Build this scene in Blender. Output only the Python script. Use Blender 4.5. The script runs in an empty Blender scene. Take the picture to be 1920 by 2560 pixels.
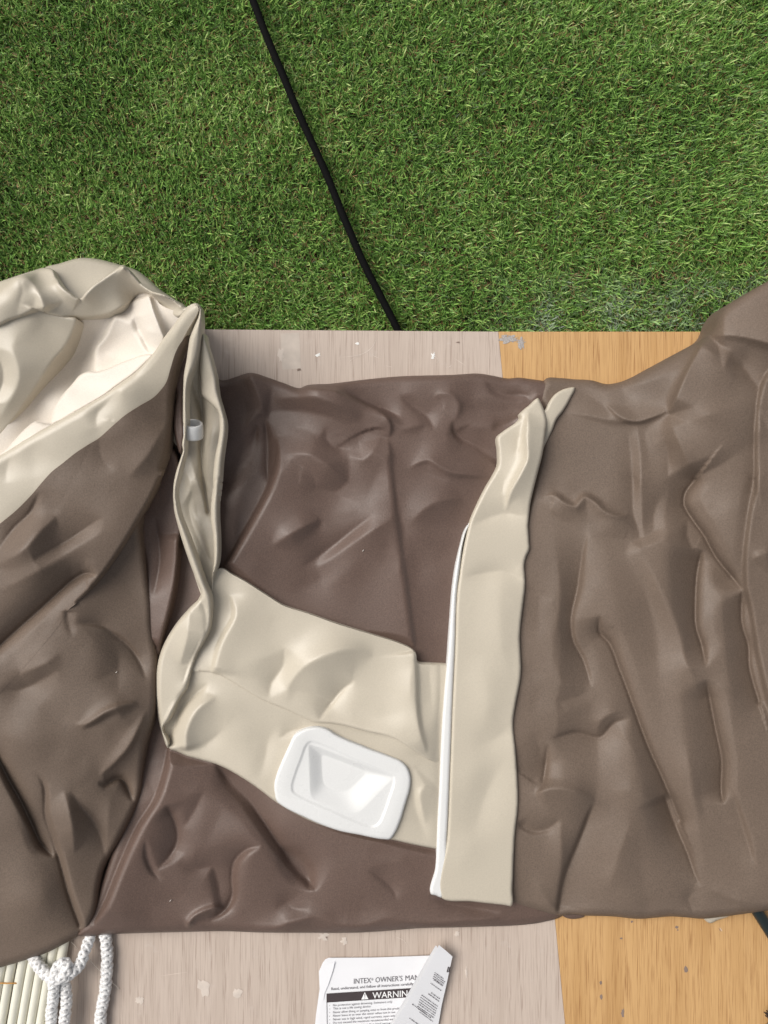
import bpy, math, random
import numpy as np
from mathutils import Vector, Matrix

random.seed(7)
RNG = np.random.default_rng(7)
S = bpy.context.scene
COL = S.collection

# ------------------------------------------------------------------ camera, sky, sun, exposure
CAM_H = 0.96                 # metres above the board top; the phone is held straight over the boards
FPX = 1920.0                 # focal length in photo pixels (27 mm on a 36 mm frame height)
cam = bpy.data.cameras.new("camera")
cam.sensor_fit = 'VERTICAL'
cam.sensor_height = 36.0
cam.sensor_width = 27.0
cam.lens = 27.0
cam.clip_start = 0.05
cam.clip_end = 200.0
cam_o = bpy.data.objects.new("camera", cam)
cam_o.location = (0, 0, CAM_H)
COL.objects.link(cam_o)
S.camera = cam_o

SUN_EL, SUN_AZ = math.radians(48), math.radians(-66)   # azimuth measured from +Y (photo top) towards +X
world = bpy.data.worlds.new("World")
S.world = world
world.use_nodes = True
wn, wl_ = world.node_tree.nodes, world.node_tree.links
bg = wn["Background"]
sky = wn.new("ShaderNodeTexSky")
sky.sky_type = 'NISHITA'
sky.sun_disc = False
sky.sun_elevation = SUN_EL
sky.sun_rotation = SUN_AZ
sky.air_density = 1.0
sky.dust_density = 4.0
hsv = wn.new("ShaderNodeHueSaturation")
hsv.inputs["Saturation"].default_value = 0.22     # overcast: a nearly white sky
wl_.new(sky.outputs[0], hsv.inputs["Color"])
wl_.new(hsv.outputs[0], bg.inputs[0])
bg.inputs[1].default_value = 0.09

sun = bpy.data.lights.new("sun", 'SUN')
sun.energy = 2.1
sun.angle = math.radians(46)
sun.color = (1.0, 0.955, 0.89)
sun_o = bpy.data.objects.new("sun", sun)
COL.objects.link(sun_o)
sd = Vector((math.sin(SUN_AZ) * math.cos(SUN_EL), math.cos(SUN_AZ) * math.cos(SUN_EL), math.sin(SUN_EL)))
sun_o.rotation_euler = sd.to_track_quat('Z', 'Y').to_euler()
sun_o.location = sd * 3

S.view_settings.view_transform = 'Standard'
S.view_settings.look = 'None'
S.view_settings.gamma = 1
S.view_settings.exposure = 0.33
S.cycles.max_bounces = 8
S.cycles.diffuse_bounces = 4

# ------------------------------------------------------------------ helpers
def tag(o, label=None, cat=None, group=None, kind=None):
    if label: o['label'] = label
    if cat: o['category'] = cat
    if group: o['group'] = group
    if kind: o['kind'] = kind
    return o

def at(u, v, z):
    """point at height z (metres) seen at photo pixel u, v"""
    s = (CAM_H - z) / FPX
    return ((u - 960.0) * s, (1280.0 - v) * s, z)

def at_np(U, V, Z):
    s = (CAM_H - Z) / FPX
    return np.stack([(U - 960.0) * s, (1280.0 - V) * s, Z], axis=-1)

def thing(name, loc, label, cat, group=None):
    o = bpy.data.objects.new(name, None)
    o.location = loc
    o.empty_display_size = 0.02
    COL.objects.link(o)
    return tag(o, label, cat, group)

def link(name, me, mat, parent=None):
    o = bpy.data.objects.new(name, me)
    COL.objects.link(o)
    if mat is not None:
        me.materials.append(mat)
    if parent is not None:
        o.parent = parent
        top = parent
        loc = Vector((0, 0, 0))
        while top is not None:
            loc += top.location
            top = top.parent
        o.matrix_parent_inverse = Matrix.Translation(-loc)
    return o

def mesh_np(name, verts, faces, smooth=True):
    """faces: (n,4) or (n,3) int array"""
    me = bpy.data.meshes.new(name)
    verts = np.asarray(verts, dtype=np.float32)
    faces = np.asarray(faces, dtype=np.int32)
    n, k = faces.shape
    me.vertices.add(len(verts))
    me.vertices.foreach_set("co", verts.ravel())
    me.loops.add(n * k)
    me.loops.foreach_set("vertex_index", faces.ravel())
    me.polygons.add(n)
    me.polygons.foreach_set("loop_start", np.arange(0, n * k, k, dtype=np.int32))
    me.polygons.foreach_set("loop_total", np.full(n, k, dtype=np.int32))
    me.polygons.foreach_set("use_smooth", np.full(n, smooth, dtype=bool))
    me.update(calc_edges=True)
    me.validate()
    return me

def catmull(pts, step=6.0, closed=False):
    p = np.asarray(pts, dtype=float)
    n = len(p)
    if n < 3 and not closed:
        L = np.linalg.norm(p[-1] - p[0]); m = max(2, int(L / step) + 1)
        t = np.linspace(0, 1, m)[:, None]
        return p[0] * (1 - t) + p[-1] * t
    out = []
    rng = range(n) if closed else range(n - 1)
    for i in rng:
        p1, p2 = p[i], p[(i + 1) % n]
        p0 = p[i - 1] if (closed or i > 0) else 2 * p1 - p2
        p3 = p[(i + 2) % n] if (closed or i + 2 < n) else 2 * p2 - p1
        L = np.linalg.norm(p2 - p1)
        if L < 1e-6: continue
        m = max(1, int(round(L / step)))
        # tangents limited to the local chord (keeps corners tight)
        l0 = max(np.linalg.norm(p1 - p0), 1e-6); l2 = max(np.linalg.norm(p3 - p2), 1e-6)
        m1 = ((p2 - p1) / L + (p1 - p0) / l0) * 0.5 * L
        m2 = ((p3 - p2) / l2 + (p2 - p1) / L) * 0.5 * L
        for k in range(m):
            t = k / m
            h1 = 2*t**3 - 3*t**2 + 1; h2 = t**3 - 2*t**2 + t
            h3 = -2*t**3 + 3*t**2;    h4 = t**3 - t**2
            out.append(h1*p1 + h2*m1 + h3*p2 + h4*m2)
    if not closed: out.append(p[-1])
    return np.array(out)

def poly_dist(U, V, poly, reach=None):
    """distance to a polyline, side (+1 right of travel on the picture) and parameter 0..1"""
    D = np.full(U.shape, 1e9); SG = np.ones(U.shape); T = np.zeros(U.shape)
    seg = np.diff(poly, axis=0)
    L = np.linalg.norm(seg, axis=1)
    cum = np.concatenate([[0], np.cumsum(L)]); tot = max(cum[-1], 1e-6)
    for i in range(len(seg)):
        if L[i] < 1e-9: continue
        a = poly[i]; d = seg[i]
        px = U - a[0]; py = V - a[1]
        t = np.clip((px * d[0] + py * d[1]) / (L[i] ** 2), 0, 1)
        ex = px - t * d[0]; ey = py - t * d[1]
        dd = np.sqrt(ex * ex + ey * ey)
        m = dd < D
        D[m] = dd[m]
        cr = d[0] * py - d[1] * px
        SG[m] = np.where(cr[m] >= 0, 1.0, -1.0)
        T[m] = (cum[i] + t[m] * L[i]) / tot
    return D, SG, T

TILES = {'A': (0, 640, 3), 'B': (0, 1193, 3), 'C': (0, 1746, 3), 'D': (350, 740, 4.0963),
         'E': (540, 920, 3), 'F': (380, 1400, 3), 'G': (230, 1800, 3), 'H': (700, 1900, 3),
         'I': (1000, 920, 3), 'J': (1367, 680, 3), 'K': (1367, 1200, 3), 'L': (1200, 1400, 3),
         'M': (1240, 1780, 3), 'N': (1500, 1700, 3.495), 'W': (640, 1780, 3.456), 'P': (0, 0, 1)}
def tl(t, pts):
    ox, oy, s = TILES[t]
    return [(ox + x / s, oy + y / s) for x, y in pts]

def st(t, pts, a, wl, wr=None, t0=0.25, t1=0.25, s=0.55):
    """a crease: height a (mm, negative = valley); wl / wr = falloff in pixels left / right of travel"""
    wr = wl if wr is None else wr
    q = np.array(tl(t, pts)); length = np.linalg.norm(np.diff(q, axis=0), axis=1).sum()
    if 2.5 <= abs(a) < 8 and min(wl, wr) >= 24 and length > 110: a *= 1.6      # the long soft sweeps of the cloth
    s = 0.16
    sym = max(wl, wr) / min(wl, wr) < 2.2
    if max(wl, wr) / min(wl, wr) < 3:
        wl, wr = wl * 0.85, wr * 0.85
        if sym: s = 0.9 if abs(a) < 6 else 0.4
        a *= (0.7 if sym and abs(a) < 6 else 1.0) * (0.26 + 0.74 * min(1.0, max(0.0, (length - 35) / 110.0)))
    t0, t1 = min(0.5, t0 * 1.5), min(0.5, t1 * 1.5)
    return dict(p=q, a=a, wl=wl, wr=wr, t0=t0, t1=t1, s=s, L=length)

def smooth(x):
    x = np.clip(x, 0, 1)
    return x * x * (3 - 2 * x)

def softmin(a, b, k=2.5):
    return -k * np.logaddexp(-a / k, -b / k)

def vnoise(U, V, scale, seed):
    """smooth value noise, -1..1"""
    x = U / scale; y = V / scale
    xi = np.floor(x).astype(np.int64); yi = np.floor(y).astype(np.int64)
    fx = x - xi; fy = y - yi
    fx = fx**3 * (fx * (fx * 6 - 15) + 10); fy = fy**3 * (fy * (fy * 6 - 15) + 10)
    def h(a, b):
        n = (a * 374761393 + b * 668265263 + seed * 974711) & 0x7fffffff
        n = ((n ^ (n >> 13)) * 1274126177) & 0x7fffffff
        n = n ^ (n >> 16)
        return (n & 0xffff) / 32767.5 - 1.0
    return (h(xi, yi) * (1 - fx) + h(xi + 1, yi) * fx) * (1 - fy) + (h(xi, yi + 1) * (1 - fx) + h(xi + 1, yi + 1) * fx) * fy

def crumple(U, V, seed, scale=110.0, amp=1.5, angle=0.0, stretch=1.0):
    """soft rounded panels that meet in creases, as in slack vinyl"""
    c, s = math.cos(angle), math.sin(angle)
    X = U * c + V * s; Y = (-U * s + V * c) * stretch
    wx = vnoise(X, Y, scale * 1.7, seed + 11) * scale * 0.5
    wy = vnoise(X, Y, scale * 1.7, seed + 12) * scale * 0.5
    n1 = 1 - np.sqrt(vnoise(X + wx, Y + wy, scale, seed) ** 2 + 0.012) * 2
    n2 = 1 - np.sqrt(vnoise(X - wy, Y + wx, scale * 0.5, seed + 5) ** 2 + 0.02) * 2
    return amp * (n1 + 0.35 * n2)

def settle(z, gs, blur, rng_, rounds=4, rad=6, sig=14.0):
    """edge-keeping smoothing of the slope, then integration back to heights (Poisson, mirrored FFT)"""
    gx = np.diff(z, axis=1, append=z[:, -1:]) / gs
    gy = np.diff(z, axis=0, append=z[-1:, :]) / gs
    h, w = z.shape
    for _ in range(rounds):
        px = np.pad(gx, rad, mode='edge'); py = np.pad(gy, rad, mode='edge')
        ax = np.zeros_like(gx); ay = np.zeros_like(gy); ww = np.zeros_like(gx)
        for b in range(0, 2 * rad + 1):
            for a in range(0, 2 * rad + 1):
                r2 = ((a - rad) ** 2 + (b - rad) ** 2) * gs * gs
                if r2 > (rad * gs) ** 2: continue
                qx = px[b:b + h, a:a + w]; qy = py[b:b + h, a:a + w]
                k = math.exp(-0.5 * r2 / sig ** 2) * np.exp(-0.5 * ((qx - gx) ** 2 + (qy - gy) ** 2) / rng_ ** 2)
                ax += k * qx; ay += k * qy; ww += k
        gx = ax / ww; gy = ay / ww
    gx[:, -1] = 0; gy[-1, :] = 0
    dv = (gx - np.pad(gx, ((0, 0), (1, 0)))[:, :-1] + gy - np.pad(gy, ((1, 0), (0, 0)))[:-1, :]) * gs
    m = np.block([[dv, dv[:, ::-1]], [dv[::-1], dv[::-1, ::-1]]])
    ky = 2 * np.cos(np.pi * np.arange(2 * h) / h) - 2; kx = 2 * np.cos(np.pi * np.arange(2 * w) / w) - 2
    den = ky[:, None] + kx[None, :]; den[0, 0] = 1
    f = np.fft.fft2(m) / den; f[0, 0] = 0
    o = np.real(np.fft.ifft2(f))[:h, :w]
    return o + blur(z - o, 60.0)

class Field:
    """height field in mm over photo pixels: control points, creases, crumples"""
    def __init__(self, ctrl, strokes=(), noise=None, gain=1.0, soft=90.0, wide=1.0, facet=0.05):
        self.broad = None; self.wide = wide; self.facet = facet
        c = np.array(ctrl, dtype=float)
        self.c = c; self.soft = soft
        n = len(c)
        R = np.sqrt((c[:, None, 0] - c[None, :, 0])**2 + (c[:, None, 1] - c[None, :, 1])**2 + soft**2)
        A = np.zeros((n + 1, n + 1)); A[:n, :n] = R; A[:n, n] = 1; A[n, :n] = 1
        self.w = np.linalg.solve(A + 1e-9 * np.eye(n + 1), np.concatenate([c[:, 2], [0]]))
        self.strokes = list(strokes); self.noise = noise or []; self.gain = gain
    def __call__(self, U, V):
        Z = np.full(U.shape, self.w[-1])
        for (x, y, _), w in zip(self.c, self.w):
            Z += w * np.sqrt((U - x)**2 + (V - y)**2 + self.soft**2)
        if self.strokes:
            if self.broad is None: self.make_relief()
            Z += self.sample(U, V) + 0.25 * self.creases(U, V)
        return Z
    def make_relief(self):
        """creases plus the wide strip over which the cloth falls away beside them, then settled into
        flat panels that meet in sharp lines (slack vinyl does not stretch, so it cannot stay lumpy)"""
        pts = np.vstack([q['p'] for q in self.strokes] + [self.c[:, :2]])
        gs = self.gs = 4.0
        self.g0 = pts.min(0) - 100; g1 = pts.max(0) + 100
        n = ((g1 - self.g0) / gs).astype(int) + 2
        U, V = np.meshgrid(self.g0[0] + np.arange(n[0]) * gs, self.g0[1] + np.arange(n[1]) * gs)
        def blur(a, sig):
            r = int(2.5 * sig / gs); k = np.exp(-0.5 * (np.arange(-r, r + 1) * gs / sig) ** 2); k /= k.sum()
            for ax in (0, 1):
                p = np.pad(a, [(r, r) if i == ax else (0, 0) for i in (0, 1)], mode='edge')
                o = np.zeros_like(a)
                for i, w in enumerate(k):
                    o += w * (p[i:i + a.shape[0]] if ax == 0 else p[:, i:i + a.shape[1]])
                a = o
            return a
        long_ = self.creases(U, V, 130.0)
        z = self.creases(U, V) + self.wide * (0.8 * blur(long_, 24.0) + 0.75 * blur(long_, 55.0))
        for k in self.noise:
            z += crumple(U, V, **k)
        self.broad = settle(z, gs, blur, self.facet)
    def sample(self, U, V):
        B = self.broad
        x = np.clip((U - self.g0[0]) / self.gs, 1, B.shape[1] - 2.001); y = np.clip((V - self.g0[1]) / self.gs, 1, B.shape[0] - 2.001)
        i = np.floor(x + 0.5).astype(int); j = np.floor(y + 0.5).astype(int); fx = x - i; fy = y - j
        wx = (0.5 * (0.5 - fx) ** 2, 0.75 - fx ** 2, 0.5 * (0.5 + fx) ** 2)
        wy = (0.5 * (0.5 - fy) ** 2, 0.75 - fy ** 2, 0.5 * (0.5 + fy) ** 2)
        Z = np.zeros(U.shape)
        for b in (-1, 0, 1):
            for a in (-1, 0, 1):
                Z += wx[a + 1] * wy[b + 1] * B[j + b, i + a]
        return Z
    def creases(self, U, V, longer=0.0):
        Z = np.zeros(U.shape)
        for q in self.strokes:
            if q['L'] < longer: continue
            poly = catmull(q['p'], 8.0)
            reach = 4.5 * max(q['wl'], q['wr'])
            lo = poly.min(0) - reach; hi = poly.max(0) + reach
            m = (U > lo[0]) & (U < hi[0]) & (V > lo[1]) & (V < hi[1])
            if not m.any(): continue
            d, sg, t = poly_dist(U[m], V[m], poly)
            tp = np.ones_like(t)
            if q['t0'] > 0: tp = np.minimum(tp, np.clip(t / q['t0'], 0, 1))
            if q['t1'] > 0: tp = np.minimum(tp, np.clip((1 - t) / q['t1'], 0, 1))
            tp = 1 - (1 - tp) ** 1.6
            w = np.where(sg > 0, q['wr'], q['wl']) * (0.3 + 0.7 * tp)
            x = np.sqrt((d / w) ** 2 + q['s'] ** 2) - q['s']
            f = np.exp(-x) * np.clip((4.5 * w - d) / (2.0 * w), 0, 1)
            if not longer and q['a'] < -6.5 and q['L'] > 110:      # the pinched line at the bottom of a deep fold
                f = f + 0.22 * np.exp(-(d / 4.5) ** 2)
            Z[m] += q['a'] * self.gain * f * tp
        return Z

def inside(U, V, poly):
    ins = np.zeros(U.shape, dtype=bool)
    n = len(poly); j = n - 1
    for i in range(n):
        yi, yj = poly[i, 1], poly[j, 1]
        if yi != yj:
            c = ((yi > V) != (yj > V)) & (U < (poly[j, 0] - poly[i, 0]) * (V - yi) / (yj - yi) + poly[i, 0])
            ins ^= c
        j = i
    return ins

def sheet(name, outline, field, mat, parent, step=3.0, edge=None, skirt=6.0, lift=0.0, rounded=()):
    """a skin cut to `outline` (photo pixels) lying at field(u,v) mm; edge=(R px, depth mm) rolls the whole rim under;
    rounded = [(polyline, R, depth)] rolls single stretches; skirt = mm the rim turns down"""
    ol = catmull(outline, step * 1.2, closed=True)
    lo = ol.min(0) - 2 * step; hi = ol.max(0) + 2 * step
    nx = int((hi[0] - lo[0]) / step) + 2; ny = int((hi[1] - lo[1]) / step) + 2
    gx = lo[0] + np.arange(nx) * step; gy = lo[1] + np.arange(ny) * step
    U, V = np.meshgrid(gx, gy)
    ins = inside(U, V, ol)
    olc = np.vstack([ol, ol[:1]])
    # distance only near the rim
    reach = max([2.5 * step] + ([edge[0]] if edge else []))
    D = np.full(U.shape, 1e9); NX = U.copy(); NY = V.copy()
    for i in range(len(olc) - 1):
        a = olc[i]; d = olc[i + 1] - a; L2 = d @ d
        if L2 < 1e-9: continue
        x0 = max(0, int((min(a[0], olc[i+1][0]) - reach - lo[0]) / step)); x1 = min(nx, int((max(a[0], olc[i+1][0]) + reach - lo[0]) / step) + 2)
        y0 = max(0, int((min(a[1], olc[i+1][1]) - reach - lo[1]) / step)); y1 = min(ny, int((max(a[1], olc[i+1][1]) + reach - lo[1]) / step) + 2)
        if x1 <= x0 or y1 <= y0: continue
        u = U[y0:y1, x0:x1]; v = V[y0:y1, x0:x1]
        t = np.clip(((u - a[0]) * d[0] + (v - a[1]) * d[1]) / L2, 0, 1)
        qx = a[0] + t * d[0]; qy = a[1] + t * d[1]
        dd = np.hypot(u - qx, v - qy)
        sub = D[y0:y1, x0:x1]; m = dd < sub
        sub[m] = dd[m]
        NX[y0:y1, x0:x1][m] = qx[m]; NY[y0:y1, x0:x1][m] = qy[m]
    keep = ins | (D < 0.55 * step)
    cell = keep[:-1, :-1] & keep[1:, :-1] & keep[:-1, 1:] & keep[1:, 1:]
    cnt = np.zeros(U.shape, dtype=int)
    cnt[:-1, :-1] += cell; cnt[1:, :-1] += cell; cnt[:-1, 1:] += cell; cnt[1:, 1:] += cell
    used = cnt > 0
    rim = used & (cnt < 4)
    snap = rim & (D < 2.4 * step)
    U2 = np.where(snap, NX, U); V2 = np.where(snap, NY, V)
    D2 = np.where(snap | ~ins, 0.0, D)
    idx = np.full(U.shape, -1, dtype=np.int64)
    idx[used] = np.arange(used.sum())
    uu, vv = U2[used], V2[used]
    Z = field(uu, vv) + lift
    if edge:
        q = np.clip(1 - D2[used] / edge[0], 0, 1)
        Z -= edge[1] * (1 - np.sqrt(np.clip(1 - q * q, 0, 1)))
    for pl, Rr, dep in rounded:
        d, _, _ = poly_dist(uu, vv, catmull(pl, 10.0))
        q = np.clip(1 - d / Rr, 0, 1)
        Z -= dep * (1 - np.sqrt(np.clip(1 - q * q, 0, 1)))
    Z = np.where(Z > 40, Z, 2.0 + 3.0 * np.log1p(np.exp(np.clip((Z - 2.0) / 3.0, -30, 30))))      # never below the boards
    P = at_np(uu, vv, Z * 0.001)
    ci, cj = np.nonzero(cell)
    F = np.stack([idx[ci, cj], idx[ci + 1, cj], idx[ci + 1, cj + 1], idx[ci, cj + 1]], axis=1)
    # rim edges -> skirt that turns down
    if skirt > 0:
        E = np.concatenate([F[:, [0, 1]], F[:, [1, 2]], F[:, [2, 3]], F[:, [3, 0]]])
        key = np.sort(E, axis=1)
        kk = key[:, 0] * (len(P) + 1) + key[:, 1]
        _, inv, c2 = np.unique(kk, return_inverse=True, return_counts=True)
        B = E[c2[inv] == 1]
        bv = np.unique(B)
        mp = np.full(len(P), -1, dtype=np.int64); mp[bv] = len(P) + np.arange(len(bv))
        low = P[bv].copy()
        low[:, 2] = np.maximum(low[:, 2] - skirt * 0.001, np.minimum(low[:, 2] - 0.0005, 0.0005))
        if edge:
            P = np.vstack([P, low])
            F = np.vstack([F, np.stack([B[:, 1], B[:, 0], mp[B[:, 0]], mp[B[:, 1]]], axis=1)])
        else:                 # a cut edge: its own vertices, so the face does not shade into it
            m2 = mp + len(bv)
            P = np.vstack([P, P[bv], low])
            F = np.vstack([F, np.stack([mp[B[:, 1]], mp[B[:, 0]], m2[B[:, 0]], m2[B[:, 1]]], axis=1)])
    me = mesh_np(name, P, F)
    return link(name, me, mat, parent)

def tube_arrays(path, rad, sides=10, cap=True):
    p = np.asarray(path, dtype=float); n = len(p)
    r = np.full(n, rad) if np.isscalar(rad) else np.asarray(rad)
    t = np.gradient(p, axis=0); t /= np.linalg.norm(t, axis=1)[:, None] + 1e-12
    up = np.array([0, 0, 1.0])
    sx = np.cross(t, up); bad = np.linalg.norm(sx, axis=1) < 1e-3
    sx[bad] = np.cross(t[bad], np.array([0, 1.0, 0])) if bad.any() else sx[bad]
    sx /= np.linalg.norm(sx, axis=1)[:, None]
    sy = np.cross(sx, t)
    a = np.linspace(0, 2 * np.pi, sides, endpoint=False)
    V = (p[:, None, :] + r[:, None, None] * (np.cos(a)[None, :, None] * sx[:, None, :] + np.sin(a)[None, :, None] * sy[:, None, :])).reshape(-1, 3)
    i = np.arange(n - 1)[:, None] * sides; j = np.arange(sides)[None, :]; jn = (j + 1) % sides
    F = np.stack([i + j, i + jn, i + sides + jn, i + sides + j], axis=-1).reshape(-1, 4)
    if cap:
        c0 = len(V); V = np.vstack([V, p[:1], p[-1:]])
        jj = np.arange(sides); jn1 = (jj + 1) % sides
        z = np.full(sides, c0)
        F = np.vstack([F, np.stack([jn1, jj, z, z], 1), np.stack([(n-1)*sides + jj, (n-1)*sides + jn1, z + 1, z + 1], 1)])
    return V, F

def tri_safe(name, V, F, smooth=True):
    me = bpy.data.meshes.new(name)
    fl = [tuple(dict.fromkeys(int(k) for k in f)) for f in F]
    me.from_pydata([tuple(v) for v in V], [], fl)
    me.polygons.foreach_set("use_smooth", [smooth] * len(me.polygons))
    me.update()
    return me

# ------------------------------------------------------------------ materials
def mat_new(name):
    m = bpy.data.materials.new(name); m.use_nodes = True
    nt = m.node_tree
    return m, nt, nt.nodes["Principled BSDF"]

def node(nt, kind, **kw):
    n = nt.nodes.new(kind)
    for k, v in kw.items():
        if k in ('inp',):
            for a, b in v.items(): n.inputs[a].default_value = b
        else: setattr(n, k, v)
    return n

def ramp(nt, src, stops, interp='LINEAR'):
    r = nt.nodes.new("ShaderNodeValToRGB")
    r.color_ramp.interpolation = interp
    e = r.color_ramp.elements
    while len(e) < len(stops): e.new(0.5)
    for k, (p, c) in enumerate(stops):
        e[k].position = p; e[k].color = (*c, 1) if len(c) == 3 else c
    nt.links.new(src, r.inputs[0])
    return r

def mapped(nt, scale, rot=(0, 0, 0)):
    tc = nt.nodes.new("ShaderNodeTexCoord")
    mp = nt.nodes.new("ShaderNodeMapping")
    mp.inputs["Scale"].default_value = scale
    mp.inputs["Rotation"].default_value = rot
    nt.links.new(tc.outputs["Object"], mp.inputs[0])
    return mp.outputs[0]

def vinyl(name, col, rough, spec=0.5, grain=1400.0, bump=0.12, var=0.06, coat=0.0):
    m, nt, b = mat_new(name)
    c = mapped(nt, (1, 1, 1))
    n1 = node(nt, "ShaderNodeTexNoise", inp={"Scale": 9.0, "Detail": 3.0})
    nt.links.new(c, n1.inputs["Vector"])
    lo = tuple(x * (1 - var) for x in col); hi = tuple(x * (1 + var) for x in col)
    r = ramp(nt, n1.outputs["Fac"], [(0.3, lo), (0.7, hi)])
    ns = node(nt, "ShaderNodeTexNoise", inp={"Scale": 620.0, "Detail": 2.0})
    nt.links.new(c, ns.inputs["Vector"])
    sp = ramp(nt, ns.outputs["Fac"], [(0.3, (1 - 2.2 * var,) * 3), (0.7, (1 + 2.2 * var,) * 3)])
    ml = node(nt, "ShaderNodeMix", data_type='RGBA', blend_type='MULTIPLY', inp={"Factor": 1.0})
    nt.links.new(r.outputs[0], ml.inputs["A"]); nt.links.new(sp.outputs[0], ml.inputs["B"])
    nt.links.new(ml.outputs["Result"], b.inputs["Base Color"])
    b.inputs["Roughness"].default_value = rough
    b.inputs["Specular IOR Level"].default_value = spec
    n2 = node(nt, "ShaderNodeTexNoise", inp={"Scale": grain, "Detail": 2.0, "Roughness": 0.6})
    nt.links.new(c, n2.inputs["Vector"])
    n3 = node(nt, "ShaderNodeTexNoise", inp={"Scale": 45.0, "Detail": 3.0, "Roughness": 0.5})
    nt.links.new(c, n3.inputs["Vector"])
    b1 = node(nt, "ShaderNodeBump", inp={"Strength": bump, "Distance": 0.0006})
    nt.links.new(n2.outputs["Fac"], b1.inputs["Height"])
    b2 = node(nt, "ShaderNodeBump", inp={"Strength": 0.05, "Distance": 0.002})
    nt.links.new(n3.outputs["Fac"], b2.inputs["Height"])
    nt.links.new(b1.outputs[0], b2.inputs["Normal"])
    nt.links.new(b2.outputs[0], b.inputs["Normal"])
    rr = node(nt, "ShaderNodeMapRange", inp={"From Min": 0.3, "From Max": 0.7, "To Min": rough - 0.06, "To Max": rough + 0.06})
    nt.links.new(n3.outputs["Fac"], rr.inputs[0])
    nt.links.new(rr.outputs[0], b.inputs["Roughness"])
    return m

BROWN_SHADED = vinyl("brown_vinyl_shaded", (0.120, 0.079, 0.063), 0.46, spec=0.42, bump=0.4, grain=520, var=0.07)  # brown vinyl with the shade of the centre put into its colour
BROWN_LIT = vinyl("brown_vinyl_lit", (0.141, 0.103, 0.078), 0.55, spec=0.36, bump=0.4, grain=520, var=0.07)  # same vinyl, lighter copy: brighter light on the outer panels put into its colour
BEIGE = vinyl("beige_vinyl", (0.50, 0.448, 0.362), 0.36, spec=0.45, bump=0.04, var=0.02)
LINING = vinyl("cream_lining", (0.68, 0.62, 0.545), 0.45, spec=0.3, bump=0.04, var=0.02)
WHITE = vinyl("white_plastic", (0.69, 0.69, 0.68), 0.30, spec=0.45, bump=0.02, var=0.01)

def simple(name, col, rough, spec=0.5, nscale=None, var=0.1, bump=0.0, bscale=300):
    m, nt, b = mat_new(name)
    b.inputs["Roughness"].default_value = rough
    b.inputs["Specular IOR Level"].default_value = spec
    c = mapped(nt, (1, 1, 1))
    n1 = node(nt, "ShaderNodeTexNoise", inp={"Scale": nscale or 60.0, "Detail": 4.0})
    nt.links.new(c, n1.inputs["Vector"])
    r = ramp(nt, n1.outputs["Fac"], [(0.3, tuple(x * (1 - var) for x in col)), (0.7, tuple(min(1, x * (1 + var)) for x in col))])
    nt.links.new(r.outputs[0], b.inputs["Base Color"])
    if bump:
        n2 = node(nt, "ShaderNodeTexNoise", inp={"Scale": bscale, "Detail": 3.0})
        nt.links.new(c, n2.inputs["Vector"])
        bb = node(nt, "ShaderNodeBump", inp={"Strength": bump, "Distance": 0.001})
        nt.links.new(n2.outputs["Fac"], bb.inputs["Height"])
        nt.links.new(bb.outputs[0], b.inputs["Normal"])
    return m

def wood(name, c_light, c_mid, c_dark, fine, rot, rough, wear=None):
    m, nt, b = mat_new(name)
    L = nt.links.new
    # broad bands along the grain
    v1 = mapped(nt, (26, 1.6, 1), (0, 0, rot))
    n1 = node(nt, "ShaderNodeTexNoise", inp={"Scale": 1.0, "Detail": 4.0, "Roughness": 0.55, "Distortion": 0.6})
    L(v1, n1.inputs["Vector"])
    base = ramp(nt, n1.outputs["Fac"], [(0.25, c_mid), (0.55, c_light), (0.8, c_mid)])
    # fine dark pores: short streaks
    v2 = mapped(nt, (fine, fine * 0.022, 1), (0, 0, rot))
    n2 = node(nt, "ShaderNodeTexNoise", inp={"Scale": 1.0, "Detail": 3.0, "Roughness": 0.6, "Distortion": 0.25})
    L(v2, n2.inputs["Vector"])
    pore = ramp(nt, n2.outputs["Fac"], [(0.36, (1, 1, 1)), (0.54, (0, 0, 0))])
    v3 = mapped(nt, (fine * 0.30, fine * 0.008, 1), (0, 0, rot))
    n3 = node(nt, "ShaderNodeTexNoise", inp={"Scale": 1.0, "Detail": 2.0, "Roughness": 0.5})
    L(v3, n3.inputs["Vector"])
    msk = ramp(nt, n3.outputs["Fac"], [(0.40, (0.15, 0.15, 0.15)), (0.62, (0.85, 0.85, 0.85))])
    mul = node(nt, "ShaderNodeMath", operation='MULTIPLY')
    L(pore.outputs[0], mul.inputs[0]); L(msk.outputs[0], mul.inputs[1])
    mx = node(nt, "ShaderNodeMix", data_type='RGBA')
    L(mul.outputs[0], mx.inputs["Factor"]); L(base.outputs[0], mx.inputs["A"])
    mx.inputs["B"].default_value = (*c_dark, 1)
    out = mx.outputs["Result"]
    if wear:
        v4 = mapped(nt, (1, 1, 1))
        n4 = node(nt, "ShaderNodeTexNoise", inp={"Scale": 34.0, "Detail": 6.0, "Roughness": 0.68})
        L(v4, n4.inputs["Vector"])
        wr = ramp(nt, n4.outputs["Fac"], [(0.60, (0, 0, 0)), (0.74, (0.5, 0.5, 0.5))])
        m2 = node(nt, "ShaderNodeMix", data_type='RGBA')
        L(wr.outputs[0], m2.inputs["Factor"]); L(out, m2.inputs["A"])
        m2.inputs["B"].default_value = (*wear, 1)
        out = m2.outputs["Result"]
    L(out, b.inputs["Base Color"])
    b.inputs["Roughness"].default_value = rough
    b.inputs["Specular IOR Level"].default_value = 0.35
    bp = node(nt, "ShaderNodeBump", inp={"Strength": 0.25, "Distance": 0.0004})
    bp.invert = True
    L(mul.outputs[0], bp.inputs["Height"])
    L(bp.outputs[0], b.inputs["Normal"])
    return m

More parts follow.
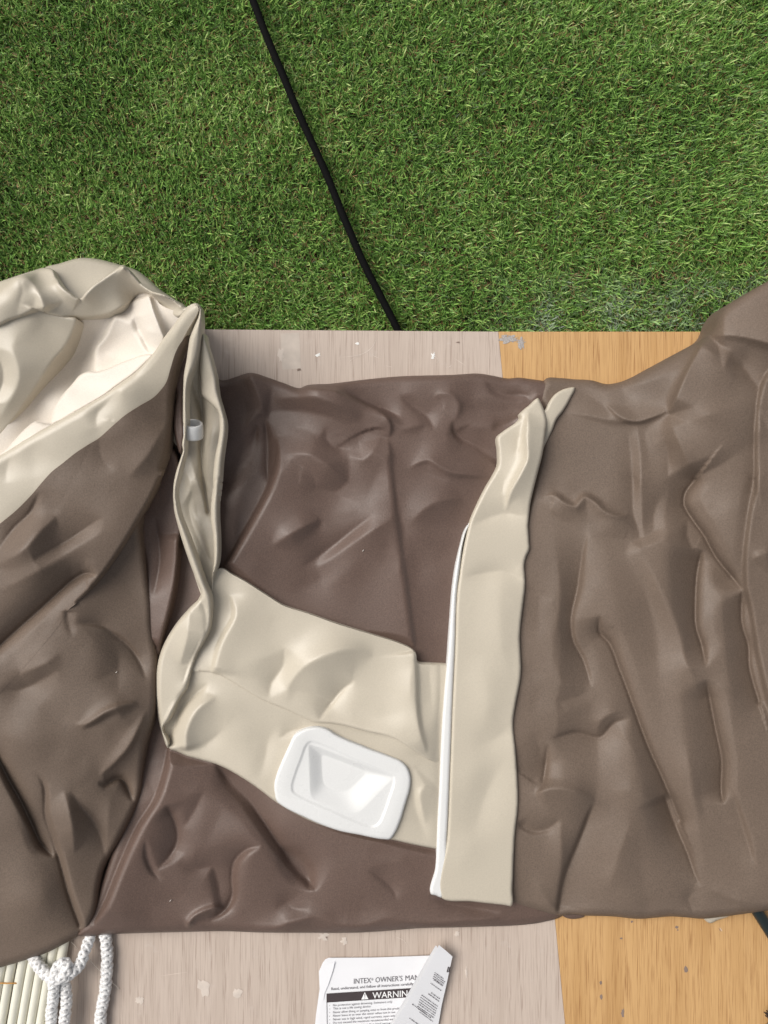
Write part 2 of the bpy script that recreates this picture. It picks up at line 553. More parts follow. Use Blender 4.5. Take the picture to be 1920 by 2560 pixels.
GREYWOOD = wood("grey_laminate", (0.53, 0.44, 0.375), (0.46, 0.375, 0.315), (0.33, 0.25, 0.205), 900, math.radians(-2), 0.5, (0.56, 0.50, 0.46))
OAK = wood("oak_laminate", (0.58, 0.355, 0.158), (0.45, 0.255, 0.100), (0.28, 0.130, 0.045), 900, math.radians(4), 0.42)
BOARD_EDGE = simple("board_edge", (0.42, 0.33, 0.24), 0.7)

# ------------------------------------------------------------------ the setting: turf base, grass, boards
EDGE_Y = (1280 - 829) * CAM_H / FPX          # far edge of the boards
TURF_Z = -0.050
me = bpy.data.meshes.new("ground")
me.from_pydata([(-30, -30, TURF_Z), (30, -30, TURF_Z), (30, 30, TURF_Z), (-30, 30, TURF_Z)], [], [(0, 1, 2, 3)])
GROUND = simple("turf_backing", (0.030, 0.034, 0.014), 0.95, 0.1, nscale=180, var=0.5, bump=0.6, bscale=500)
tag(link("ground", me, GROUND), kind='structure')

def grass_blades(n, thatch, x0, x1, y0, y1):
    N = n + thatch
    x = RNG.uniform(x0, x1, N); y = RNG.uniform(y0, y1, N)
    # tufts: pull blades to stitch points
    gx = np.round(x / 0.0085) * 0.0085; gy = np.round(y / 0.0085) * 0.0085
    x = gx + (x - gx) * 0.7 + RNG.normal(0, .0008, N); y = gy + (y - gy) * 0.7 + RNG.normal(0, .0008, N)
    isT = np.arange(N) >= n
    U, V = x * 2000, y * 2000
    mean = -0.9 + 0.9 * vnoise(U, V, 480, 3) + 0.5 * vnoise(U, V, 150, 4)
    az = mean + RNG.normal(0, 0.85, N) + np.where(RNG.random(N) < 0.42, np.pi * 0.95, 0)
    az = np.where(isT, RNG.uniform(0, 2 * np.pi, N), az)
    Ln = np.where(isT, RNG.uniform(.010, .018, N), RNG.uniform(.012, .022, N))
    w = np.where(isT, RNG.uniform(.0004, .0007, N), RNG.uniform(.0010, .0019, N))
    tilt0 = np.where(isT, RNG.uniform(.2, 1.0, N), RNG.uniform(.15, 1.15, N))      # from vertical at the foot
    bend = np.where(isT, RNG.uniform(.3, 2.2, N), RNG.uniform(.05, .6, N))
    K = 4
    dx, dy = np.cos(az), np.sin(az)
    tw = RNG.uniform(-0.9, 0.9, N)                      # twist of the flat side
    sx, sy = -np.sin(az + tw), np.cos(az + tw)
    pos = np.stack([x, y, np.full(N, TURF_Z)], 1)
    verts = np.zeros((N, K * 2 + 1, 3))
    prof = [1.0, 1.0, 0.92, 0.7]
    for k in range(K):
        hw = (w * prof[k] * 0.5)[:, None] * np.stack([sx, sy, np.zeros(N)], 1)
        verts[:, 2*k] = pos - hw; verts[:, 2*k+1] = pos + hw
        a = np.clip(tilt0 + bend * (k / (K - 1)), 0, 1.85)
        stp = (Ln / K)
        pos = pos + np.stack([dx * np.sin(a) * stp, dy * np.sin(a) * stp, np.cos(a) * stp], 1)
        pos[:, 2] = np.maximum(pos[:, 2], TURF_Z + 0.002)
    verts[:, 2*K] = pos
    nv = 2 * K + 1
    tri = []
    for k in range(K - 1):
        a, b, c, d = 2*k, 2*k+1, 2*k+3, 2*k+2
        tri += [(a, b, c), (a, c, d)]
    tri.append((2*K-2, 2*K-1, 2*K))
    tri = np.array(tri)
    F = (np.arange(N)[:, None, None] * nv + tri[None]).reshape(-1, 3)
    me = mesh_np("grass", verts.reshape(-1, 3), F)
    # tint: 0..0.78 greens, above = straw thatch
    whiten = smooth((x - 0.10) / 0.14) * smooth((0.335 - y) / 0.09) * (0.45 + 0.55 * vnoise(U, V, 60, 9))  # whitish tint on blades near the boards, towards the right
    tint = np.where(isT, RNG.uniform(.86, 1.0, N), np.clip(RNG.beta(1.3, 1.5, N) * 0.74 + 0.10 * vnoise(U, V, 260, 8), 0, .72))
    whitened = np.clip(whiten, 0, 1) * (RNG.random(N) < 0.5)
    at1 = me.attributes.new("tint", 'FLOAT', 'POINT'); at1.data.foreach_set("value", np.repeat(tint, nv).astype(np.float32))
    hgt = np.tile(np.concatenate([np.repeat(np.arange(K) / K, 2), [1.0]]), N)
    at2 = me.attributes.new("along", 'FLOAT', 'POINT'); at2.data.foreach_set("value", hgt.astype(np.float32))
    at3 = me.attributes.new("whiten", 'FLOAT', 'POINT'); at3.data.foreach_set("value", np.repeat(whitened, nv).astype(np.float32))
    return me

m, nt, b = mat_new("turf_blade")
a1 = node(nt, "ShaderNodeAttribute", attribute_name="tint")
r1 = ramp(nt, a1.outputs["Fac"], [(0.0, (0.032, 0.066, 0.014)), (0.22, (0.098, 0.205, 0.036)), (0.45, (0.205, 0.395, 0.080)),
                                  (0.62, (0.33, 0.49, 0.12)), (0.74, (0.56, 0.65, 0.28)), (0.85, (0.26, 0.15, 0.06)), (1.0, (0.50, 0.31, 0.14))])
a3 = node(nt, "ShaderNodeAttribute", attribute_name="whiten")
mx = node(nt, "ShaderNodeMix", data_type='RGBA')
dm = node(nt, "ShaderNodeMath", operation='MULTIPLY', inp={1: 0.55})
nt.links.new(a3.outputs["Fac"], dm.inputs[0]); nt.links.new(dm.outputs[0], mx.inputs["Factor"])
nt.links.new(r1.outputs[0], mx.inputs["A"]); mx.inputs["B"].default_value = (0.55, 0.60, 0.55, 1)
nt.links.new(mx.outputs["Result"], b.inputs["Base Color"])
b.inputs["Roughness"].default_value = 0.42
b.inputs["Specular IOR Level"].default_value = 0.35
TURF = m
gm = grass_blades(122000, 40000, -0.60, 0.62, EDGE_Y - 0.012, 0.74)
tag(link("grass", gm, TURF), kind='stuff')

def slab(name, corners, z_top, thick, mat_top, parent=None, bev=0.0003):
    """a board: corners in metres (counter-clockwise), with a small bevel"""
    c = np.array(corners); cen = c.mean(0)
    n = len(c)
    def inset(d):
        out = []
        for i in range(n):
            p0, p1, p2 = c[i - 1], c[i], c[(i + 1) % n]
            e1 = (p1 - p0) / np.linalg.norm(p1 - p0); e2 = (p2 - p1) / np.linalg.norm(p2 - p1)
            n1 = np.array([-e1[1], e1[0]]); n2 = np.array([-e2[1], e2[0]])
            out.append(p1 + (n1 + n2) / (1 + n1 @ n2) * d)
        return np.array(out)
    rings = [(c, z_top - thick), (c, z_top - bev), (inset(bev), z_top)]
    V = [(p[0], p[1], z) for r, z in rings for p in r]
    F = [tuple(range(n))[::-1], tuple(2 * n + k for k in range(n))]
    for k in range(2):
        for i in range(n):
            j = (i + 1) % n
            F.append((k*n + i, k*n + j, (k+1)*n + j, (k+1)*n + i))
    me = bpy.data.meshes.new(name); me.from_pydata(V, [], F); me.update()
    return link(name, me, mat_top, parent)

TH = 0.016
def g2(u, v):
    p = at(u, v, 0); return (p[0], p[1])
seam_t, seam_b = g2(1246, 829), g2(1413, 2560)
sl = (seam_b[0] - seam_t[0]) / (seam_b[1] - seam_t[1])
def seam(y): return seam_t[0] + (y - seam_t[1]) * sl
YB = -0.95
eL = g2(-300, 822); eR = g2(2300, 829); eS = (seam(EDGE_Y), EDGE_Y)
grey = thing("laminate_board", (-0.2, -0.3, -TH), "large grey wood-grain laminate board with paint chips, under the folded vinyl", "board")
slab("panel", [(-0.70, YB), (seam(YB) - 0.0001, YB), (eS[0] - 0.0001, eS[1]), (-0.70, eL[1] + 0.003)], 0, TH, GREYWOOD, grey)
oak = thing("laminate_board", (0.35, -0.3, -TH), "yellow oak laminate board at right of the grey one, under the vinyl", "board")
oxb, oxt = g2(1975, 2560)[0], g2(1840, 829)[0]
slab("panel", [(seam(YB) + 0.0001, YB), (0.66, YB), (0.66, EDGE_Y), (eS[0] + 0.0001, EDGE_Y)], 0, TH, OAK, oak)
# battens that carry the boards over the turf
BATTEN = simple("batten", (0.22, 0.15, 0.09), 0.8)
for k, yy in enumerate((EDGE_Y - 0.09, -0.35, -0.85)):
    slab("batten", [(-0.68, yy - .02), (0.64, yy - .02), (0.64, yy + .02), (-0.68, yy + .02)], -TH - 0.0005, TURF_Z * -1 - TH - 0.001, BATTEN, grey)

# marks on the boards
CHIP = simple("white_paint_chip", (0.80, 0.79, 0.76), 0.7, bump=0.3)
GLUE = simple("glue_residue", (0.36, 0.33, 0.31), 0.85, var=0.35, nscale=900)
TAPE = simple("old_tape", (0.53, 0.455, 0.39), 0.4)
PALE = simple("pale_scuff", (0.60, 0.52, 0.455), 0.7)
DENT = simple("grey_dent", (0.22, 0.16, 0.13), 0.8)
def blob(name, u, v, ru, rv, mat, parent, z=0.0004, jag=0.35, n=18, rot=0.0, seed=0):
    r = random.Random(seed + int(u * 7 + v))
    pts = []
    for k in range(n):
        a = 2 * math.pi * k / n
        q = 1 + r.uniform(-jag, jag)
        x, y = ru * q * math.cos(a), rv * q * math.sin(a)
        pts.append((u + x * math.cos(rot) - y * math.sin(rot), v + x * math.sin(rot) + y * math.cos(rot)))
    V = [at(*p, z) for p in pts] + [at(u, v, z * 1.4)] + [at(*p, 0.00005) for p in pts]
    F = [(k, n, (k + 1) % n) for k in range(n)] + [(k, (k + 1) % n, n + 1 + (k + 1) % n, n + 1 + k) for k in range(n)]
    me = bpy.data.meshes.new(name); me.from_pydata(V, [], F); me.update()
    return link(name, me, mat, parent)
def scratch(pts, w, mat, parent, name="scratch"):
    c = catmull(pts, 6)
    t = np.gradient(c, axis=0); t /= np.linalg.norm(t, axis=1)[:, None]
    nrm = np.stack([-t[:, 1], t[:, 0]], 1)
    tap = np.sin(np.linspace(0.15, math.pi - 0.15, len(c)))[:, None]
    wob = np.array([random.uniform(.6, 1.3) for _ in c])[:, None]
    a = c + nrm * w * tap * wob; bb = c - nrm * w * tap * wob
    V = np.vstack([at_np(a[:, 0], a[:, 1], np.full(len(a), .0003)), at_np(bb[:, 0], bb[:, 1], np.full(len(a), .0003))])
    n = len(c)
    F = np.array([(k, k + 1, n + k + 1, n + k) for k in range(n - 1)])
    return link(name, mesh_np(name, V, F), mat, parent)
blob("paint_chip", 795, 887, 6, 4, CHIP, grey, jag=.5); blob("paint_chip", 893, 859, 4, 3, CHIP, grey, jag=.5)
blob("paint_chip", 703, 889, 8, 16, PALE, grey, jag=.4); blob("paint_chip", 1083, 889, 5, 8, CHIP, grey, jag=.6)
me = bpy.data.meshes.new("tape_mark"); me.from_pydata([at(u, v, .00015) for u, v in [(701, 834), (748, 832), (752, 922), (706, 924)]] + [at(u, v, .00002) for u, v in [(701, 834), (748, 832), (752, 922), (706, 924)]], [], [(3, 2, 1, 0), (0, 1, 5, 4), (1, 2, 6, 5), (2, 3, 7, 6), (3, 0, 4, 7)]); me.update()
link("tape_mark", me, TAPE, grey)
blob("glue_residue", 748, 924, 5, 3, DENT, grey, jag=.5); blob("glue_residue", 1145, 856, 5, 2, DENT, grey)
blob("paint_chip", 810, 2340, 12, 9, PALE, grey, jag=.5); blob("glue_residue", 816, 2343, 4, 3, DENT, grey, jag=.6); blob("paint_chip", 860, 2353, 9, 8, PALE, grey, jag=.5)
blob("paint_chip", 1142, 2334, 6, 8, PALE, grey, jag=.4); blob("paint_chip", 510, 2470, 14, 22, PALE, grey, jag=.4, rot=-.5); blob("paint_chip", 594, 2485, 12, 14, PALE, grey, jag=.35)
blob("paint_chip", 350, 2500, 10, 9, PALE, grey, jag=.4); blob("paint_chip", 1165, 2430, 3, 12, PALE, grey, jag=.4)
for p, w in [([(848, 894), (905, 885), (930, 868), (943, 842)], .9), ([(872, 905), (885, 895), (905, 888)], .6), ([(930, 888), (950, 896)], .8),
             ([(963, 914), (982, 918)], .7), ([(1090, 892), (1096, 902), (1090, 908)], .8), ([(1120, 920), (1130, 912)], .8), ([(1135, 895), (1150, 905), (1165, 915)], .6),
             ([(985, 2340), (1010, 2352), (1020, 2368)], .7), ([(870, 2400), (890, 2385)], .8), ([(1180, 2380), (1190, 2386)], .7), ([(400, 2440), (470, 2430)], .6)]:
    scratch(p, w, PALE, grey)
for (u, v, a, bq) in [(1275, 848, 22, 9), (1302, 858, 10, 12), (1262, 842, 8, 7)]:
    blob("glue_residue", u, v, a, bq, GLUE, oak, jag=.5, n=26)
for (u, v, a, bq) in [(1692, 2318, 5, 4), (1694, 2325, 2, 2), (1715, 2423, 5, 9), (1502, 2457, 3, 5), (1503, 2492, 3, 6), (1553, 2346, 4, 2), (1557, 2533, 4, 10), (1580, 2304, 3, 3)]:
    blob("dent", u, v, a, bq, DENT, oak, z=.0002, jag=.3, n=14)
scratch([(1796, 2320), (1803, 2330)], 1.0, DENT, oak); scratch([(1799, 2318), (1806, 2329)], .8, PALE, oak)
tag(blob("paper_scrap", 1165, 797, 5, 4, CHIP, None, z=TURF_Z + .03, jag=.3), "tiny white scrap lying on the artificial grass near the boards", "scrap")
tag(blob("paper_scrap", 1811, 766, 4, 5, CHIP, None, z=TURF_Z + .03, jag=.3), "tiny white scrap on the grass beside the brown vinyl at right", "scrap")

# ------------------------------------------------------------------ the black cable over the grass
BLACK = simple("black_rubber", (0.004, 0.004, 0.004), 0.85, 0.10, bump=0.05)
cb = catmull([(606, -60), (632, 0), (664, 85), (703, 178), (742, 272), (778, 352), (816, 436), (850, 520), (880, 592), (910, 660), (950, 738), (985, 806), (1006, 850)], 14)
zc = np.interp(np.linspace(0, 1, len(cb)), [0, .9, 1], [TURF_Z + .024, TURF_Z + .024, TURF_Z + .02])
V, F = tube_arrays(at_np(cb[:, 0], cb[:, 1], zc), 0.0048, 12)
tag(link("cable", tri_safe("cable", V, F), BLACK), "black power cable running down across the artificial grass to the boards", "cable")

# ------------------------------------------------------------------ the folded inflatable
INF = thing("deflated_inflatable", (0.0, -0.13, 0.0), "crumpled deflated brown and beige vinyl inflatable folded over the two boards", "inflatable")

# ---- right-hand brown bulk -------------------------------------------------------
right_strokes = [
    st('P', [(1380, 1290), (1402, 1500), (1400, 1700), (1385, 1900)], 2.5, 24), st('P', [(1490, 1260), (1545, 1550), (1590, 1900), (1640, 2240)], 2.5, 40), st('P', [(1650, 1130), (1672, 1450), (1705, 1800), (1765, 2180)], 2.5, 36),
    st('P', [(1800, 1380), (1815, 1650), (1840, 1950), (1868, 2180)], 2.5, 28), st('P', [(1440, 1480), (1475, 1700), (1495, 1900), (1500, 2150)], -2.5, 34), st('P', [(1590, 1230), (1625, 1500), (1655, 1750), (1690, 2050)], -2.5, 30), st('P', [(1850, 760), (1800, 880), (1770, 1050), (1790, 1200)], 2.6, 40),
    st('J', [(1205, 480), (1150, 570), (1050, 760), (940, 1010), (915, 1070)], 12, 90, 8, t0=.1, t1=.15),
    st('J', [(915, 1070), (960, 1200), (1020, 1330), (1120, 1540)], 9, 90, 26, t0=.15, t1=.15),
    st('J', [(1230, 470), (1450, 480), (1700, 540)], 9, 90, 18, t0=.15, t1=0),
    st('J', [(1290, 520), (1295, 620), (1320, 720)], -6, 10, 16),
    st('J', [(1340, 690), (1450, 710), (1530, 790), (1590, 890)], -8, 22, 22),
    st('J', [(1320, 640), (1400, 580), (1520, 590)], 5, 16, 22),
    st('J', [(1700, 690), (1620, 800), (1580, 950), (1562, 1150), (1555, 1300), (1560, 1659)], -4, 5, 14, t0=0, t1=0),
    st('J', [(1700, 730), (1650, 820), (1610, 950), (1595, 1150), (1590, 1300), (1595, 1659)], 3.5, 14, 7, t0=0, t1=0),
    st('J', [(1590, 1000), (1610, 1080), (1670, 1190)], -6, 16, 12),
    st('J', [(1430, 1380), (1480, 1300), (1540, 1260)], -3, 18, 10),
    st('J', [(1350, 1470), (1450, 1420), (1540, 1380)], 3, 16, 16),
    st('J', [(430, 980), (560, 1090), (670, 1120), (800, 1085), (930, 1030)], 7, 26, 9),
    st('J', [(120, 1050), (330, 1080), (500, 1115), (670, 1122)], 4, 40, 10),
    st('J', [(200, 880), (330, 930), (430, 1010), (520, 1070)], -4, 16, 12),
    st('J', [(250, 880), (420, 900), (520, 880)], 3, 18, 18),
    st('J', [(500, 840), (480, 920), (470, 1000)], 3, 30, 14),
    st('J', [(560, 850), (700, 840), (900, 760), (1100, 620)], 4, 40, 40),
    st('J', [(600, 1180), (630, 1350), (645, 1659)], -4, 10, 14),
    st('J', [(672, 1130), (700, 1350), (705, 1659)], 3.5, 12, 10),
    st('J', [(730, 1170), (760, 1400), (760, 1500)], -3, 22, 14),
    st('J', [(890, 1250), (915, 1430), (905, 1540)], -6, 12, 24),
    st('J', [(100, 1540), (190, 1570), (260, 1659)], 3, 8, 16),
    st('J', [(130, 1230), (300, 1260), (450, 1250)], 1.6, 14, 14),
    st('J', [(150, 1130), (250, 1120), (330, 1160)], 1.6, 10, 10),
    # wrinkle right of the band
    st('I', [(1080, 970), (1150, 955), (1240, 1015), (1320, 1040), (1350, 1005), (1385, 968), (1450, 1000), (1540, 1080), (1659, 1115), (1720, 1090)], 7, 9, 16, t0=.12, t1=.15),
    st('I', [(1010, 930), (1060, 990), (1170, 1060), (1290, 1150)], 5, 12, 12),
    st('I', [(1120, 870), (1220, 950), (1300, 1010)], -4, 12, 12),
    st('I', [(1250, 820), (1330, 910), (1450, 950), (1560, 1020)], -3.5, 14, 10),
    st('K', [(380, 330), (500, 352), (620, 330), (690, 420)], 5, 16, 20),
    st('K', [(340, 420), (500, 440), (620, 460), (690, 450)], -3, 12, 12),
    st('K', [(330, 320), (290, 430), (255, 600), (235, 850), (190, 1050), (205, 1180), (260, 1320)], 3, 70, 7, t0=.1, t1=.2),
    st('K', [(310, 360), (265, 560), (235, 800), (185, 1050), (200, 1200), (270, 1340), (340, 1560)], -9, 15, 40),
    st('K', [(630, 470), (740, 680), (870, 950), (960, 1150), (1020, 1380), (1160, 1640)], 7, 70, 10, t0=.05),
    st('K', [(630, 470), (740, 680), (870, 950), (960, 1150), (1020, 1380), (1160, 1640)], -4, 6, 5, t0=.05),
    
    st('K', [(650, 0), (650, 260), (700, 430), (700, 510)], -5, 8, 14, t0=0),
    st('K', [(705, 0), (715, 300), (720, 470)], 3, 12, 9, t0=0),
    st('K', [(900, 60), (830, 170), (800, 280), (810, 480)], -5, 16, 20),
    st('K', [(1110, 0), (1040, 100), (1030, 180), (1090, 290), (1170, 400), (1270, 580), (1400, 740), (1470, 830)], -12, 15, 44, t0=0, t1=.1),
    st('K', [(1060, 300), (1050, 420), (1110, 520), (1160, 520)], -6, 14, 14),
    st('K', [(1165, 520), (1130, 680), (1115, 900), (1120, 1100), (1160, 1230), (1195, 1400)], -11, 15, 50, t0=.08, t1=.12),
    st('K', [(1280, 640), (1300, 720), (1360, 780), (1450, 840)], -5, 12, 12),
    st('K', [(1150, 730), (1250, 680), (1300, 690)], 2.5, 10, 14),
    st('K', [(1470, 820), (1460, 1000), (1470, 1100), (1510, 1230), (1520, 1400), (1590, 1659)], -8, 15, 40, t0=.1, t1=0),
    st('K', [(1230, 1620), (1350, 1560), (1500, 1560)], 4, 14, 14),
    st('K', [(1260, 1170), (1380, 1130), (1460, 1140)], -2.5, 20, 14),
    st('K', [(1300, 230), (1400, 215), (1520, 200)], 3, 16, 12),
    st('K', [(1160, 150), (1250, 120), (1270, 190), (1200, 230)], -4, 14, 14),
    st('K', [(1550, 0), (1500, 300), (1470, 560), (1470, 760), (1515, 1000), (1560, 1300), (1640, 1659), (1700, 1900)], -5, 5, 9, t0=0, t1=0),
    st('K', [(1580, 0), (1535, 300), (1505, 560), (1505, 760), (1550, 1000), (1600, 1300), (1680, 1659)], 3.5, 12, 7, t0=0, t1=0),
    st('K', [(1540, 600), (1600, 560), (1700, 540)], 5, 12, 40),
    st('K', [(1560, 960), (1659, 910)], -3, 14, 14), st('K', [(1590, 1120), (1700, 1050)], -5, 14, 14), st('K', [(1610, 1290), (1700, 1240)], -4, 12, 12),
    st('K', [(320, 820), (400, 870), (500, 940)], -3.5, 7, 9),
    st('K', [(300, 880), (380, 880), (440, 960)], 2, 12, 10),
    st('L', [(895, 420), (900, 540), (970, 620), (1050, 820), (1150, 1090), (1260, 1390), (1380, 1659), (1500, 1950)], -10, 15, 34, t0=.06, t1=0),
    st('N', [(560, 1000), (640, 1220), (760, 1500), (850, 1740), (900, 1810)], -8, 15, 36, t0=.05),
    st('L', [(880, 410), (930, 400), (960, 430)], 3, 8, 8),
    st('L', [(340, 170), (440, 250), (560, 290)], -5, 10, 10), st('L', [(470, 320), (560, 300)], 3, 8, 12),
    st('L', [(310, 770), (400, 850), (490, 880)], -5, 10, 10), st('L', [(380, 880), (470, 910)], 2.5, 9, 9),
    st('L', [(500, 930), (420, 1050), (410, 1180)], -2.5, 14, 9), st('L', [(590, 1080), (540, 1130), (480, 1180)], 2, 12, 12),
    st('L', [(520, 1350), (720, 1300), (900, 1330), (1010, 1220), (1130, 1185)], -7, 14, 30),
    st('L', [(870, 1280), (930, 1180), (1050, 1130)], 6, 16, 14),
    st('L', [(610, 900), (700, 840), (790, 900), (840, 960)], -5, 20, 20),
    st('L', [(640, 1150), (610, 1060), (720, 1030), (840, 970)], -5, 12, 12),
    st('L', [(640, 1160), (720, 1100), (830, 1090)], 3, 14, 14),
    st('L', [(560, 0), (600, 150), (590, 330), (540, 600), (540, 900)], 3, 20, 26),
    st('L', [(410, 250), (440, 400), (430, 600)], -3, 14, 20),
    st('M', [(270, 150), (320, 230), (330, 340)], -5, 12, 34),
    st('M', [(390, 240), (370, 420), (340, 560), (290, 610)], -8, 16, 40),
    st('M', [(290, 605), (420, 575), (560, 590), (740, 670)], 7, 20, 26, t0=.1),
    st('M', [(330, 740), (390, 780), (470, 795)], 3, 10, 8),
    st('M', [(160, 830), (290, 895), (400, 870), (480, 800)], -6, 16, 12, t0=.1),
    st('M', [(160, 860), (290, 925), (400, 900)], 3, 8, 14),
    st('M', [(735, 680), (640, 930), (520, 1230), (465, 1510)], -7, 40, 9, t0=.12, t1=.05),
    st('M', [(480, 820), (490, 1100), (450, 1490)], 4.5, 14, 16),
    st('M', [(760, 720), (800, 900), (830, 1150)], 3.5, 26, 20), st('M', [(820, 850), (800, 1050), (830, 1250)], -3, 20, 14),
    st('M', [(870, 600), (1000, 590), (1220, 680)], 5, 18, 26),
    st('M', [(890, 620), (860, 720), (850, 850)], -3, 14, 14),
    st('M', [(1020, 800), (930, 1050), (840, 1350)], 4, 30, 18),
    st('M', [(280, 1230), (370, 1390), (460, 1510)], 4.5, 14, 10), st('M', [(170, 1240), (230, 1330), (330, 1500)], -2.5, 14, 14),
    st('M', [(1070, 900), (1090, 1150), (1120, 1400)], -2.5, 26, 18),
    st('M', [(870, 1380), (1000, 1390), (1130, 1400)], 3.5, 14, 12), st('M', [(1140, 1390), (1150, 1460), (1100, 1545)], -5, 10, 12, t1=.05),
    st('M', [(1560, 1320), (1440, 1390), (1480, 1500)], -6, 16, 14), st('M', [(490, 1500), (800, 1520), (1100, 1540)], 3, 10, 10),
    st('N', [(930, 0), (960, 160), (1010, 420), (1065, 700), (1062, 980), (1080, 1080)], -10, 15, 40, t0=.1, t1=.08),
    st('N', [(1090, 1100), (1000, 1170)], -5, 12, 12),
    st('N', [(1140, 950), (1220, 1190), (1290, 1420), (1350, 1620)], -6, 15, 34), st('N', [(1200, 1000), (1300, 1300), (1390, 1620)], 4, 20, 12),
    st('N', [(880, 850), (890, 1050), (950, 1300)], -2.5, 9, 9), st('N', [(760, 600), (800, 900), (860, 1200)], 3, 24, 18),
    st('N', [(980, 1850), (1100, 1940), (1190, 2030)], -5, 14, 9), st('N', [(930, 1850), (1000, 1840), (1120, 1900), (1400, 1960)], 4.5, 12, 10),
    st('N', [(900, 1820), (860, 1950), (790, 2040)], -5, 12, 14), st('N', [(750, 1880), (820, 1790), (900, 1790)], -3, 12, 12),
    st('N', [(1250, 1500), (1220, 1650), (1330, 1800)], -3, 18, 14),
]
right_ctrl = [(1340, 1000, 16), (1300, 1400, 18), (1280, 1800, 18), (1270, 2240, 14), (1400, 1250, 20), (1420, 1700, 24), (1420, 2150, 24),
              (1450, 960, 14), (1600, 940, 26), (1600, 1250, 36), (1600, 1700, 34), (1600, 2150, 26), (1760, 860, 48), (1760, 1100, 56),
              (1760, 1500, 46), (1760, 2000, 38), (1900, 750, 78), (1920, 1000, 80), (1920, 1400, 66), (1920, 1800, 56), (1920, 2200, 42), (1990, 1500, 60), (1500, 2290, 20), (1800, 2280, 26)]
F_RIGHT = Field(right_ctrl, right_strokes, [dict(seed=21, scale=285, amp=0.80)], gain=1.05)
right_out = [(1366, 946), (1400, 945), (1434, 948), (1480, 951), (1515, 960), (1546, 956), (1573, 946), (1620, 921), (1666, 896), (1724, 865), (1770, 838), (1781, 823),
             (1791, 796), (1812, 767), (1839, 749), (1878, 726), (1925, 700), (1995, 665), (1995, 2258), (1920, 2276), (1850, 2286), (1790, 2294), (1757, 2297), (1720, 2294), (1676, 2291),
             (1640, 2294), (1597, 2297), (1530, 2291), (1464, 2289), (1430, 2287), (1395, 2289), (1340, 2277), (1285, 2264), (1262, 2255), (1255, 1900), (1270, 1500), (1295, 1350), (1318, 1250), (1340, 1150), (1360, 1040), (1345, 990), (1352, 965)]
sheet("brown_panel", right_out, F_RIGHT, BROWN_LIT, INF, step=2.6, edge=(22, 14), skirt=40)

